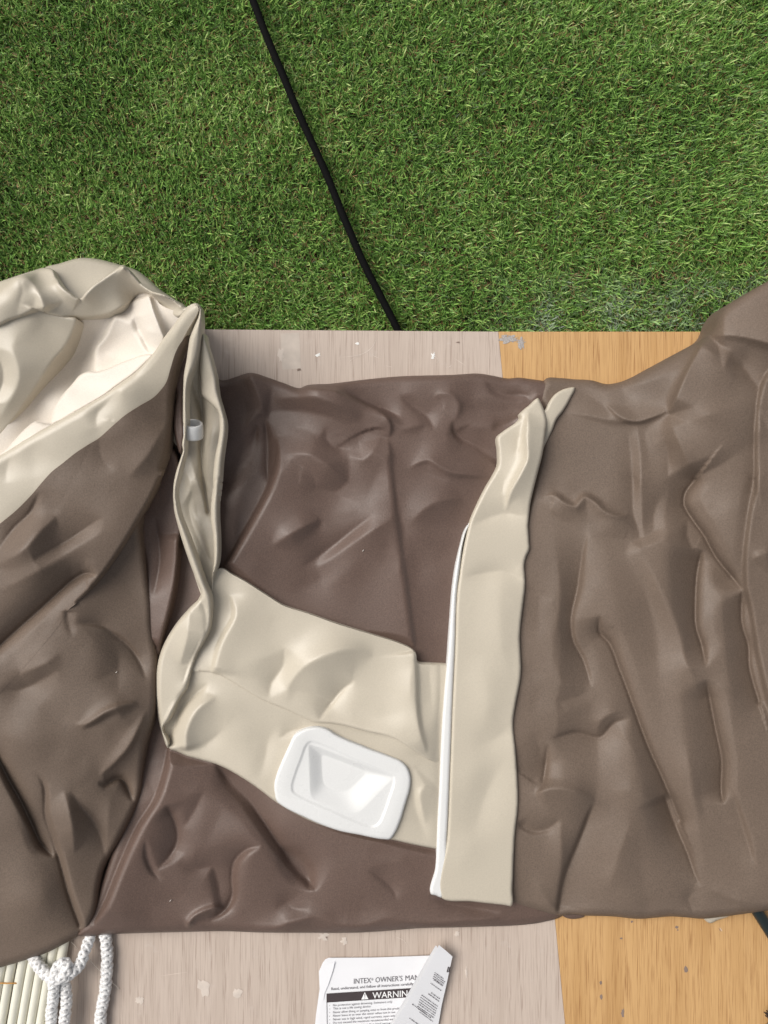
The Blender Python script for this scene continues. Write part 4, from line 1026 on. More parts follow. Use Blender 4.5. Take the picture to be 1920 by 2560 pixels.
side_strokes = [st('A', [(130, 600), (100, 690), (140, 900), (110, 1000), (-30, 1260)], 8, 30, 40), st('A', [(160, 560), (230, 640), (170, 800)], -5, 40, 30), st('A', [(270, 430), (380, 540), (500, 580)], -6, 24, 24),
                st('A', [(400, 500), (500, 580), (560, 510)], 4, 14, 18), st('A', [(40, 560), (200, 500), (300, 480)], 4, 30, 30), st('A', [(-30, 700), (30, 900), (-30, 1100)], -6, 30, 30)]
F_SIDE = Field([(-60, 820, 92), (90, 780, 92), (190, 800, 88), (60, 900, 84), (150, 900, 70), (0, 1000, 70), (90, 1000, 58), (0, 1080, 60), (-60, 1120, 60), (180, 840, 74)], side_strokes, gain=.7)
side_out = [(-70, 800), (0, 790), (60, 770), (88, 765), (117, 778), (160, 790), (192, 797), (186, 828), (165, 870), (135, 905), (100, 960), (70, 1005), (40, 1048), (0, 1096), (-70, 1190)]
sheet("beige_panel", side_out, F_SIDE, BEIGE, INF, step=3.0, edge=(10, 5), skirt=40)

lin_strokes = [
    st('A', [(885, 405), (840, 520), (790, 620), (730, 690), (712, 850)], 5, 50, 7, t0=.1, t1=0), st('A', [(885, 405), (960, 430), (1060, 450)], 4, 10, 12), st('A', [(890, 420), (960, 520), (1030, 640), (1090, 740)], 5, 30, 22),
    st('A', [(1000, 460), (1060, 590), (1130, 730)], -7, 14, 12), st('A', [(1110, 285), (1160, 440), (1230, 610)], 7, 8, 40, t0=.05, t1=0), st('A', [(1050, 300), (1090, 500), (1160, 680)], 4, 18, 18),
    st('A', [(1040, 540), (1070, 650), (1110, 730)], 3, 6, 8), st('A', [(560, 760), (600, 830), (700, 850)], 3, 22, 22), st('A', [(400, 860), (470, 950), (560, 960)], 4, 30, 30), st('A', [(750, 780), (830, 770), (860, 820)], -3, 20, 20),
    st('A', [(240, 1350), (270, 1270), (300, 1250)], -4, 14, 14),
]
F_LIN = Field([(60, 1080, 52), (150, 950, 40), (220, 860, 40), (250, 800, 62), (350, 760, 72), (420, 800, 92), (300, 850, 44), (200, 960, 38), (120, 1060, 46), (40, 1120, 56), (0, 1130, 58), (250, 960, 54), (330, 900, 62), (380, 860, 74), (410, 840, 80), (140, 1050, 52), (-60, 1180, 56)], lin_strokes, [dict(seed=71, scale=209, amp=0.64)], gain=2.0)
lin_out = [(160, 800), (200, 785), (300, 765), (345, 725), (375, 725), (400, 760), (450, 780), (470, 780), (455, 810), (420, 860), (395, 890), (345, 930), (290, 985), (240, 1015), (190, 1045), (135, 1080), (70, 1115), (20, 1142), (-70, 1185), (-70, 1150), (0, 1085), (40, 1035), (70, 995), (100, 950), (135, 895), (165, 860), (180, 820)]
sheet("cream_lining", lin_out, F_LIN, LINING, INF, step=2.8, skirt=3)

F_FLAP = Field([(130, 1050, 74), (135, 1010, 72), (180, 965, 74), (220, 930, 78), (300, 908, 84), (363, 888, 92), (390, 882, 98), (330, 935, 88), (250, 985, 84), (180, 1030, 82), (0, 1130, 74), (90, 1052, 70), (50, 1085, 72), (120, 1065, 78)],
               [st('A', [(700, 880), (690, 950), (700, 1060)], -4, 30, 30), st('A', [(560, 980), (480, 1080), (430, 1200)], 4, 20, 30), st('A', [(270, 1250), (290, 1310)], 4, 16, 16), st('A', [(180, 1340), (220, 1360)], -3, 16, 16)])
flap1 = tl('A', [(388, 1262), (392, 1190), (412, 1125), (470, 1040), (545, 955), (600, 893), (660, 867), (720, 868), (800, 848), (900, 803), (1000, 765), (1090, 737), (1145, 742), (1070, 830), (1000, 895), (930, 945), (860, 995), (800, 1040), (700, 1100), (560, 1180), (440, 1246)])
sheet("cream_lining", flap1, F_FLAP, LINING, INF, step=2.4, edge=(9, 4), skirt=20)
flap2 = tl('A', [(-40, 1510), (40, 1455), (90, 1400), (140, 1345), (200, 1285), (265, 1240), (300, 1245), (345, 1260), (392, 1268), (300, 1325), (200, 1385), (100, 1448), (0, 1510)])
sheet("cream_lining", flap2, F_FLAP, LINING, INF, step=2.4, edge=(9, 4), skirt=20)

front_strokes = [
    # folds over the beige rim
    st('A', [(850, 985), (920, 960), (1050, 880), (1150, 780), (1320, 520)], -4, 16, 16), st('A', [(730, 1290), (720, 1210), (780, 1120), (900, 1010)], -6, 22, 26), st('A', [(620, 1180), (650, 1260), (700, 1340)], 5, 26, 26),
    st('A', [(270, 1380), (250, 1500), (270, 1659)], -5, 24, 20), st('A', [(100, 1460), (60, 1560), (40, 1700)], -6, 20, 26), st('A', [(390, 1300), (420, 1400), (400, 1520)], 3, 34, 34), st('A', [(1060, 900), (1000, 980), (880, 1080)], 5, 24, 24),
    st('A', [(1360, 470), (1340, 560), (1290, 700)], 5, 16, 14), st('A', [(1310, 740), (1260, 900), (1220, 990)], 4, 20, 14),
    # brown front
    st('A', [(740, 1380), (760, 1500), (850, 1620)], -6, 18, 24), st('A', [(790, 1290), (930, 1240), (1080, 1180)], -4, 14, 22), st('A', [(800, 1400), (900, 1290), (1060, 1190)], 4, 22, 16),
    st('A', [(960, 1659), (1100, 1500), (1250, 1250)], 4, 40, 30), st('B', [(340, 100), (390, 190), (435, 280)], -5, 10, 12), st('B', [(300, 110), (230, 260), (100, 390), (-20, 560)], -7, 24, 20), st('B', [(250, 60), (330, 110)], 3, 12, 12),
    st('B', [(-20, 660), (150, 560), (330, 370), (420, 300)], 6, 40, 30), st('B', [(430, 0), (560, 60), (720, 40)], 3, 24, 24), st('B', [(860, 30), (920, 90), (960, 110)], -4, 14, 16),
    st('B', [(250, 620), (500, 480), (760, 300)], -5, 40, 40), st('B', [(-20, 850), (300, 700), (560, 530), (800, 400)], 4, 34, 40),
    st('B', [(725, 735), (640, 720), (560, 760), (420, 880), (280, 1010), (100, 1170), (-30, 1290)], -11, 16, 22, t0=.08, t1=0), st('B', [(760, 660), (700, 650), (640, 690), (540, 740)], 5, 14, 12),
    st('B', [(510, 1000), (510, 1080), (545, 1200)], -7, 18, 10, t0=.05), st('B', [(370, 960), (440, 1010), (500, 1010)], 4, 12, 14), st('B', [(350, 1000), (420, 1090), (430, 1200)], -3.5, 14, 14), st('B', [(60, 1430), (200, 1270), (370, 1110)], -4, 20, 20), st('B', [(150, 1480), (330, 1400), (450, 1320)], 4, 28, 28), st('B', [(100, 1330), (250, 1160), (350, 1040)], 4, 20, 20),
    st('B', [(560, 1090), (760, 1110), (860, 1180), (960, 1260), (1050, 1390), (1100, 1530)], -8, 24, 22), st('B', [(860, 1230), (890, 1400), (880, 1640)], -5, 14, 20), st('B', [(720, 1530), (830, 1470), (860, 1440)], -5, 14, 14),
    st('B', [(640, 1120), (900, 1180), (1060, 1340)], 4, 30, 12), st('B', [(-20, 1590), (130, 1600), (300, 1530), (430, 1450)], -6, 20, 30), st('B', [(1060, 320), (1075, 600), (1110, 800), (1140, 1000)], 3, 12, 20),
    st('B', [(600, 1300), (720, 1380), (740, 1500)], 4, 40, 34),
    st('C', [(560, 200), (650, 190), (800, 100), (900, 60), (1000, 40), (1040, 70)], 9, 12, 16), st('C', [(620, 240), (760, 170), (840, 130), (900, 120)], -7, 9, 14), st('C', [(780, 200), (860, 160), (960, 170), (990, 110)], 5, 12, 12), st('C', [(300, 60), (480, 150), (560, 180)], -5, 24, 20), st('C', [(800, 190), (780, 330), (740, 420)], 4, 16, 16),
    st('C', [(1100, 80), (1040, 220), (950, 380), (860, 480), (740, 590)], 7, 9, 18), st('C', [(830, 220), (880, 290), (970, 300)], -4, 12, 14), st('C', [(880, 40), (1000, 0)], -4, 12, 12),
    st('C', [(735, 630), (790, 645), (860, 600), (910, 600), (960, 680), (1000, 780)], -10, 12, 14), st('C', [(740, 600), (830, 580), (900, 570)], 4, 10, 10), st('C', [(840, 700), (810, 900), (800, 1100)], 3.5, 12, 12), st('C', [(1010, 780), (900, 1000), (800, 1200)], 4, 18, 26),
    st('C', [(530, 670), (590, 790), (700, 920), (760, 1040), (790, 1200)], -6, 12, 18), st('C', [(700, 620), (590, 640), (530, 670)], -4, 16, 10), st('C', [(480, 700), (530, 900), (560, 1150)], 5, 28, 24), st('C', [(420, 500), (520, 440), (640, 420)], 4, 16, 20), st('C', [(640, 420), (660, 520), (560, 650)], 4, 14, 14), st('C', [(520, 460), (640, 440)], -3, 20, 20),
    st('C', [(250, 540), (320, 620), (340, 700), (345, 880), (390, 1020), (450, 1220), (520, 1480), (600, 1700)], -9, 10, 22, t1=0), st('C', [(380, 620), (370, 850), (430, 1040), (490, 1220), (560, 1480), (640, 1700)], 5, 26, 9, t1=0),
    st('C', [(-20, 440), (60, 600), (160, 780), (230, 930), (310, 1090), (400, 1190)], -10, 20, 14, t0=0, t1=.1), st('C', [(-20, 520), (60, 690), (150, 860), (260, 1060)], 5, 10, 30, t0=0), st('C', [(0, 1100), (60, 1060), (160, 1000)], -3, 24, 24), st('C', [(240, 1420), (340, 1300), (430, 1220)], -4, 18, 24), st('C', [(260, 1400), (400, 1350)], 3, 20, 20), st('C', [(0, 1560), (200, 1530), (420, 1570)], 3, 40, 40), st('C', [(0, 250), (200, 330), (330, 480)], 3, 40, 40), st('C', [(150, 360), (270, 540)], -3, 24, 24),
]
F_FRONT = Field([(-60, 1180, 84), (0, 1140, 86), (130, 1065, 92), (240, 1010, 98), (330, 940, 104), (385, 885, 114), (450, 800, 138), (487, 762, 150), (-60, 1350, 74), (80, 1240, 80), (200, 1140, 84), (330, 1040, 88), (420, 930, 98), (430, 1080, 60), (390, 1220, 55), (300, 1300, 68), (150, 1400, 70), (0, 1500, 70),
                 (360, 1450, 34), (250, 1550, 50), (100, 1650, 60), (390, 1650, 26), (300, 1750, 44), (100, 1850, 54), (350, 1950, 20), (200, 2050, 40), (0, 2000, 48), (270, 2150, 20), (100, 2250, 36), (230, 2300, 24), (180, 2335, 25), (100, 2380, 26), (-60, 2420, 27), (0, 2300, 34)], front_strokes, [dict(seed=81, scale=285, amp=0.80)], gain=1.0, soft=60)
seamline = tl('A', [(1478, 372), (1490, 400), (1480, 430), (1400, 570), (1345, 680), (1315, 740), (1285, 850), (1250, 960), (1200, 1020), (1150, 1070), (1050, 1130), (940, 1200), (840, 1285), (740, 1375), (650, 1430), (560, 1490), (460, 1570), (400, 1615), (350, 1665)]) + [(77, 1242), (38, 1281), (0, 1312), (-70, 1368)]
rimline = tl('A', [(-210, 1600), (0, 1495), (100, 1435), (200, 1372), (300, 1312), (390, 1262), (560, 1170), (700, 1090), (800, 1030), (860, 985), (930, 935), (1000, 885), (1070, 820), (1140, 742), (1230, 612), (1300, 520), (1350, 452), (1400, 395), (1445, 358)])
sheet("beige_panel", rimline + seamline, F_FRONT, BEIGE, INF, step=2.8, rounded=[(rimline, 22, 9)], skirt=12)
br_up = tl('A', [(1412, 590), (1408, 640), (1375, 720), (1335, 840), (1312, 960), (1300, 1050), (1295, 1200), (1282, 1400)]) + [(425, 1121), (409, 1171)]
br_low = [(355, 1285), (352, 1320), (359, 1373), (370, 1447), (380, 1508), (383, 1566), (390, 1616), (395, 1651), (394, 1701), (389, 1778), (378, 1817), (366, 1858), (359, 1916), (353, 1985), (339, 2024), (308, 2085), (262, 2170), (251, 2216), (243, 2270), (227, 2309), (210, 2328), (181, 2348), (162, 2359), (116, 2382), (58, 2402), (0, 2419), (-70, 2438)]
lay = tl('B', [(1200, 0), (1130, 150), (1040, 310), (900, 540), (760, 740), (650, 870), (580, 940), (512, 998)])
seam_up = [(-70, 1364), (0, 1309), (38, 1278), (77, 1239)] + tl('A', [(350, 1658), (400, 1608), (460, 1562), (560, 1482), (650, 1422), (740, 1367), (840, 1278), (940, 1193), (1050, 1122), (1150, 1062), (1200, 1012), (1245, 950), (1280, 840), (1312, 735), (1350, 660)])
join = [(150, 1560), (110, 1610), (40, 1690), (-70, 1790)]
LAYC = catmull(lay, 8.0)
def F_UNDER(U, V):
    z = F_FRONT(U, V)
    d, sg, t = poly_dist(U, V, LAYC)
    d = np.where(sg < 0, d, 0.0)
    h = np.clip((1 - t) / 0.35, 0, 1) * (1 - smooth((d - 10) / 190.0))
    return z - 13.0 * h
def F_FLAPFRONT(U, V):
    d, sg, t = poly_dist(U, V, LAYC)
    return F_FRONT(U, V) + 7.0 * np.clip((1 - t) / 0.35, 0, 1) * np.clip(1 - d / 190.0, 0, 1)
sheet("brown_panel", seam_up + br_up + lay + join, F_FLAPFRONT, BROWN_LIT, INF, step=2.8, rounded=[(br_up, 20, 12), (lay[:-1], 9, 5)], skirt=10, lift=0.7)
sheet("brown_panel", [(372, 1215), (395, 1205)] + br_low + [(u - 14, v - 14) for u, v in join[::-1]] + lay[::-1][:1] + [(155, 1500), (200, 1450), (260, 1370), (320, 1290)], F_UNDER, BROWN_LIT, INF, step=3.0, rounded=[(br_low, 20, 12)], skirt=30, lift=0.5)
# lower brown layer between the front and the beige fold
F_MID = Field([(430, 1120, 40), (440, 1250, 30), (400, 1300, 26), (430, 1450, 20), (400, 1630, 14), (370, 1500, 18)], [st('B', [(1330, 420), (1330, 600), (1300, 840), (1255, 1050), (1200, 1280)], 9, 8, 40, t0=.05, t1=.05), st('B', [(1160, 300), (1200, 600), (1150, 900)], -5, 24, 24), st('B', [(1220, 100), (1190, 220)], -6, 16, 16), st('B', [(1150, 1180), (1230, 1080), (1260, 1040)], 4, 12, 12), st('B', [(1060, 1040), (1130, 1030)], -2, 10, 10)], [dict(seed=91, scale=228, amp=0.64)], gain=.8)
sheet("brown_panel", [(436, 1130), (450, 1220), (455, 1330), (449, 1346), (444, 1400), (437, 1470), (428, 1515), (420, 1547), (405, 1600), (397, 1640), (385, 1640), (360, 1400), (335, 1290), (370, 1180), (410, 1110)], F_MID, BROWN_SHADED, INF, step=2.8, edge=(12, 6), skirt=20)

# ---- the standing beige fold --------------------------------------------------------
in_strokes = [st('D', [(620, 560), (625, 760), (620, 960), (640, 1200), (630, 1600), (650, 1900), (700, 2212)], -12, 8, 10, t0=0, t1=0), st('D', [(540, 760), (560, 950), (600, 1100), (650, 1300), (640, 1600)], -8, 14, 14), st('D', [(690, 960), (760, 1130)], 5, 12, 12), st('D', [(530, 1700), (570, 1850), (640, 2050), (690, 2300)], 6, 12, 10), st('D', [(500, 1950), (560, 2050), (600, 2300)], -6, 14, 10), st('D', [(450, 1750), (520, 1950), (420, 2150)], 6, 14, 14), st('D', [(700, 1150), (720, 1500), (700, 1900)], 5, 16, 14),
              st('B', [(1440, 100), (1420, 260), (1500, 480), (1590, 650)], -6, 12, 12), st('B', [(1480, 300), (1560, 520), (1600, 640)], 4, 10, 10), st('B', [(1400, 250), (1480, 500), (1560, 760)], 4, 14, 14)]
F_IN = Field([(500, 860, 76), (490, 1000, 46), (500, 1150, 36), (480, 1300, 28), (510, 1400, 26), (540, 1250, 34), (540, 1000, 56), (520, 1500, 26)], in_strokes, gain=.8, soft=60)
in_out = tl('D', [(640, 360), (690, 560), (750, 760), (780, 920), (800, 1080), (850, 1290), (850, 1400), (820, 1620), (790, 1900), (770, 2100)]) + [(540, 1250), (538, 1300), (542, 1374), (540, 1420), (530, 1450), (527, 1490), (520, 1530), (500, 1480), (470, 1390), (445, 1310), (438, 1250)] + tl('D', [(350, 2000), (380, 1800), (420, 1650), (400, 1560), (350, 1500), (330, 1300), (350, 1080), (420, 850), (470, 700), (520, 500), (580, 380)])
sheet("beige_panel", in_out, F_IN, BEIGE, INF, step=2.2, skirt=20)
# brown strip seen inside the fold at left
sheet("brown_panel", tl('D', [(490, 380), (510, 480), (470, 700), (440, 900), (440, 1250), (455, 1400), (440, 1560), (415, 1620), (370, 1500), (345, 1350), (350, 1150), (370, 1000), (345, 900), (400, 720), (460, 560)]), Field([(470, 860, 84), (450, 1000, 66), (445, 1100, 58)], [st('D', [(380, 1500), (440, 1560)], -5, 9, 9), st('D', [(400, 1000), (400, 1300), (430, 1500)], -4, 9, 12)]), BROWN_SHADED, INF, step=2.2, edge=(8, 5), skirt=10)
rim1 = tl('D', [(545, 78), (575, 72), (605, 85), (630, 130), (638, 220), (638, 330), (632, 430), (615, 560), (570, 720), (515, 840), (490, 930), (484, 1040), (480, 1150), (488, 1270), (475, 1400), (468, 1500), (465, 1590), (440, 1690), (405, 1850), (378, 1960), (376, 2060), (392, 2160), (420, 2260)]) + \
    tl('B', [(1400, 400), (1470, 590), (1540, 790), (1582, 900), (1586, 1000), (1572, 1140), (1520, 1250), (1480, 1320), (1440, 1440), (1420, 1530), (1400, 1590), (1350, 1659)]) + [(425, 1800), (408, 1820), (424, 1858), (420, 1870), (404, 1828), (394, 1770), (391, 1720), (395, 1655)] + \
    tl('B', [(1230, 1250), (1330, 1085), (1420, 980), (1505, 885), (1470, 770), (1440, 690), (1380, 520), (1330, 350), (1308, 260), (1297, 150)]) + tl('D', [(337, 2080), (345, 1920), (375, 1780), (420, 1650), (440, 1580), (430, 1530), (448, 1400), (440, 1270), (440, 1100), (442, 950), (450, 800), (475, 660), (492, 540), (510, 430), (560, 300), (598, 190), (600, 130), (580, 105), (550, 100)])
rim1_strokes = [st('D', [(530, 390), (590, 410), (630, 440)], -4, 10, 10), st('D', [(575, 250), (560, 420), (520, 620), (490, 800)], 4, 14, 10), st('B', [(1500, 900), (1545, 1020), (1540, 1180)], -8, 12, 10), st('B', [(1420, 1000), (1400, 1200), (1350, 1400)], 5, 26, 26), st('B', [(1340, 1540), (1390, 1600), (1420, 1580)], 5, 10, 10), st('B', [(1520, 1180), (1420, 1400), (1370, 1560)], -6, 8, 22), st('F', [(75, 1270), (130, 1150), (240, 980)], 5, 6, 14, t0=.02)]
F_RIM1 = Field([(490, 765, 152), (500, 830, 138), (480, 920, 118), (462, 1020, 102), (463, 1100, 92), (445, 1200, 82), (438, 1280, 70), (460, 1370, 58), (490, 1460, 48), (515, 1540, 42), (500, 1620, 38), (450, 1600, 32), (410, 1700, 32), (450, 1750, 32), (410, 1850, 28)], rim1_strokes, gain=.8, soft=50)
sheet("beige_panel", rim1, F_RIM1, BEIGE, INF, step=2.0, edge=(13, 9), skirt=12)
rim2 = tl('D', [(640, 370), (670, 440), (705, 540), (750, 690), (782, 830), (795, 960), (812, 1040), (845, 1150), (880, 1290), (880, 1400), (862, 1540), (842, 1700), (828, 1900), (805, 2100)]) + tl('B', [(1655, 0), (1640, 130), (1636, 280), (1645, 480), (1637, 640), (1600, 750), (1588, 870), (1588, 760), (1602, 640), (1600, 450), (1583, 330), (1582, 220), (1604, 20)]) + \
    tl('D', [(725, 2150), (750, 2000), (748, 1850), (770, 1640), (800, 1490), (815, 1340), (798, 1190), (740, 1120), (670, 1060), (628, 1010), (622, 900), (612, 760), (612, 620), (622, 500), (635, 420)])
rim2_strokes = [st('D', [(640, 600), (720, 780), (745, 900), (760, 1050)], 6, 14, 20), st('D', [(700, 800), (735, 880), (725, 960)], -7, 12, 14), st('D', [(690, 960), (740, 1060), (790, 1180)], 4, 8, 14), st('D', [(640, 1000), (720, 980)], 4, 10, 10)]
F_RIM2 = Field([(508, 850, 128), (530, 930, 106), (545, 1000, 96), (555, 1070, 88), (550, 1150, 76), (543, 1220, 66), (540, 1320, 54), (545, 1400, 46), (530, 1460, 36), (505, 950, 96), (515, 1000, 88)], rim2_strokes, gain=.8, soft=50)
sheet("beige_panel", rim2, F_RIM2, BEIGE, INF, step=2.0, edge=(11, 7), skirt=12)

# ---- lint caught on the cloth
LINT = simple("lint", (0.62, 0.58, 0.53), 0.8)
for k, (u, v, f) in enumerate([(289, 1682, F_FRONT), (906, 1378, F_CENTRE), (424, 2253, F_CENTRE)]):
    z = float(f(np.array([float(u)]), np.array([float(v)]))[0]) * .001 + .0012
    V, F = tube_arrays(np.array([at(u, v, z), at(u + 2.2, v - 1.5, z + .0003), at(u + 3.5, v - 4, z)]), .0004, 5)
    link("lint", tri_safe("lint", V, F), LINT, INF)

# ---- white valve collar inside the fold ---------------------------------------------
def lathe(prof, axis, origin, n=28):
    ax = Vector(axis).normalized(); q = ax.to_track_quat('Z', 'Y')
    V, F = [], []
    for r, h in prof:
        for k in range(n):
            a = 2 * math.pi * k / n
            V.append(tuple(Vector(origin) + q @ Vector((r * math.cos(a), r * math.sin(a), h))))
    for i in range(len(prof) - 1):
        for k in range(n):
            j = (k + 1) % n
            F.append((i*n + k, i*n + j, (i+1)*n + j, (i+1)*n + k))
    return V, F
V, F = lathe([(.0001, .008), (.0076, .008), (.0080, .0168), (.0086, .0178), (.0100, .0178), (.0108, .0168), (.0112, .013), (.0114, .002), (.0110, 0), (.0001, 0)], (0.10, 0.84, 0.54), at(484, 1092, .070))
link("valve_collar", tri_safe("valve_collar", V, F), WHITE, INF)

# ------------------------------------------------------------------ owner's manual
PAPER = simple("paper", (0.76, 0.76, 0.78), 0.65, 0.25, nscale=25, var=0.02, bump=0.04, bscale=40)
PAPER_BACK = simple("paper_back", (0.74, 0.74, 0.75), 0.7, 0.2, nscale=25, var=0.03)
INK = simple("ink", (0.060, 0.048, 0.050), 0.7, 0.2)
GREYINK = simple("grey_ink", (0.16, 0.15, 0.16), 0.75, 0.2)
MT = (760, 2320, 1659 / 420.0)
def mt(x, y): return (MT[0] + x / MT[2], MT[1] + y / MT[2])
man = thing("manual", at(900, 2500, 0), "white printed owner's manual with one page corner folded over, on the grey board", "manual")
def sheet_flat(name, pts, z, mat, parent, thick=0.0002, zf=None):
    c = np.array(pts, dtype=float)
    n = len(c)
    zt = np.full(n, z) if zf is None else zf(c[:, 0], c[:, 1])
    V = np.vstack([at_np(c[:, 0], c[:, 1], zt), at_np(c[:, 0], c[:, 1], zt - thick)])
    F = [tuple(range(n))[::-1], tuple(range(n, 2 * n))] + [(k, (k + 1) % n, n + (k + 1) % n, n + k) for k in range(n)]
    me = bpy.data.meshes.new(name); me.from_pydata([tuple(v) for v in V], [], F); me.update()
    return link(name, me, mat, parent)
zp = 0.0010
for k, (dx, dy, bl) in enumerate([(-26, 22, 0), (-14, 8, 0), (-6, -2, 0), (6, 2, 1)]):
    pts = [mt(215 + dx, 312 + dy), mt(250 + dx, 295 + dy), mt(700, 291 + dy * .3), mt(1235, 272 + dy * .3), mt(1300, 280), mt(1240, 1200), mt(110 + dx, 1200), mt(145 + dx, 850), mt(180 + dx, 600), mt(172 + dx, 430)]
    sheet_flat("page", pts, zp + 0.0006 * k, PAPER, man)
ztop = zp + 0.0006 * 3 + 0.0001
# crease by the top-left corner: a small folded triangle standing proud
sheet_flat("page", [mt(165, 385), mt(240, 352), mt(306, 334), mt(285, 420), mt(240, 560), mt(205, 640), mt(190, 720), mt(178, 600)], ztop + .0012, PAPER, man, thick=.0002,
           zf=lambda u, v: ztop + 0.0004 + 0.0000035 * 1000 * 0.001 * np.clip((u - mt(165, 0)[0]), 0, 60) * 10)
# black warning bar and box
def quad(name, p, z, mat, parent):
    V = [at(*q, z) for q in p]
    me = bpy.data.meshes.new(name); me.from_pydata(V, [], [tuple(range(len(p)))[::-1]]); me.update()
    return link(name, me, mat, parent)
ang_y = -0.062           # print runs slightly uphill
def pr(x, y): return mt(x, y + (x - 222) * ang_y)
zi = ztop + 0.0005
quad("printed_bar", [pr(222, 648), pr(1080, 646), pr(1080, 735), pr(222, 737)], zi, INK, man)
quad("printed_rule", [pr(222, 737), pr(227, 737), mt(235, 1200), mt(230, 1200)], zi, GREYINK, man)
WHITEINK = simple("white_print", (0.80, 0.80, 0.80), 0.65, 0.2)
tri_c = pr(600, 707)
quad("printed_triangle", [pr(600, 655), pr(636, 728), pr(566, 728)], zi + .0002, WHITEINK, man)
quad("printed_mark", [pr(597, 675), pr(604, 675), pr(602, 708), pr(599, 708)], zi + .0004, INK, man)
quad("printed_mark", [pr(598, 713), pr(603, 713), pr(603, 720), pr(598, 720)], zi + .0004, INK, man)
def text(body, x, y, h, mat, z, wscale=1.0, rot=None, right=None, name="lettering", bold=0.0):
    """h = cap height in zoom pixels; right = fitted right edge"""
    cu = bpy.data.curves.new(name, 'FONT'); cu.body = body; cu.size = 1.0; cu.resolution_u = 2; cu.offset = bold
    tmp = bpy.data.objects.new(name, cu); COL.objects.link(tmp)
    dg = bpy.context.evaluated_depsgraph_get()
    me = bpy.data.meshes.new_from_object(tmp.evaluated_get(dg))
    bpy.data.objects.remove(tmp)
    n = len(me.vertices); co = np.zeros(n * 3); me.vertices.foreach_get("co", co); co = co.reshape(-1, 3)
    co[:, 0] -= co[:, 0].min() if n else 0
    w = co[:, 0].max() if n else 1
    capk = h / 0.70
    sxk = (right - x) / w if right else capk * wscale
    X = co[:, 0] * sxk; Y = co[:, 1] * capk
    if rot is None:
        px = x + X; py = y - Y + (x + X - 222) * ang_y
    else:
        c, s = math.cos(rot), math.sin(rot)
        px = x + X * c + Y * s; py = y + X * s - Y * c
    u = MT[0] + px / MT[2]; v = MT[1] + py / MT[2]
    P = at_np(u, v, np.full(n, z))
    me.vertices.foreach_set("co", P.astype(np.float32).ravel()); me.update()
    return link(name, me, mat, man)
text("INTEX", 492, 569, 52, GREYINK, zi, right=662)
text("®", 664, 548, 24, GREYINK, zi, right=684)
text("OWNER'S", 704, 569, 52, GREYINK, zi, right=972)
text("MANUAL", 1000, 569, 52, GREYINK, zi, right=1262)
text("Read, understand, and follow all instructions carefully", 268, 617, 26, GREYINK, zi, right=1080, bold=.008)
text("WARNING", 676, 726, 62, WHITEINK, zi + .0002, right=1085, bold=.008)
lines = [("No protection against drowning. Swimmers only", 778, 872), ("This is not a life saving device.", 811, 662), ("Never allow diving or jumping onto or from this product.", 848, 972), ("Never leave in or near the water when not in use.", 882, 905), ("Never use in high wind, rapid currents, open water", 918, 925), ("Do not exceed the maximum recommended weight", 952, 925), ("weight of person(s) and/or load exceeds", 988, 880)]
for k, (s_, y, r) in enumerate(lines):
    x0 = 286 if k < 6 else 330
    text(s_, x0, y, 22, GREYINK, zi, right=r)
    if k < 6:
        bx, by = 252, y - 9
        quad("bullet", [pr(bx - 4, by), pr(bx, by - 4), pr(bx + 4, by), pr(bx, by + 4)], zi, GREYINK, man)
# the folded-over strip of page
zf0 = ztop + 0.004
def flap_z(u, v):
    x = (u - MT[0]) * MT[2]; y = (v - MT[1]) * MT[2]
    d = (x - (1300 - (y - 170) * 0.62))            # distance from its left fold
    return zf0 + 0.011 - 0.000026 * d
sheet_flat("page", [mt(1300, 172), mt(1312, 178), mt(1330, 250), mt(1100, 640), mt(900, 930), mt(820, 1060), mt(760, 1200), mt(700, 1200), mt(850, 950), mt(985, 720), mt(1120, 480), mt(1240, 272)], 0, PAPER_BACK, man, zf=lambda u, v: flap_z(u, v) - .0022)
sheet_flat("page", [mt(1332, 168), mt(1400, 222), mt(1466, 282), mt(1436, 420), mt(1400, 590), mt(1360, 760), mt(1320, 1000), mt(1290, 1200), mt(760, 1200), mt(870, 960), mt(1000, 760), mt(1150, 500), mt(1260, 300)], 0, PAPER, man, zf=flap_z)
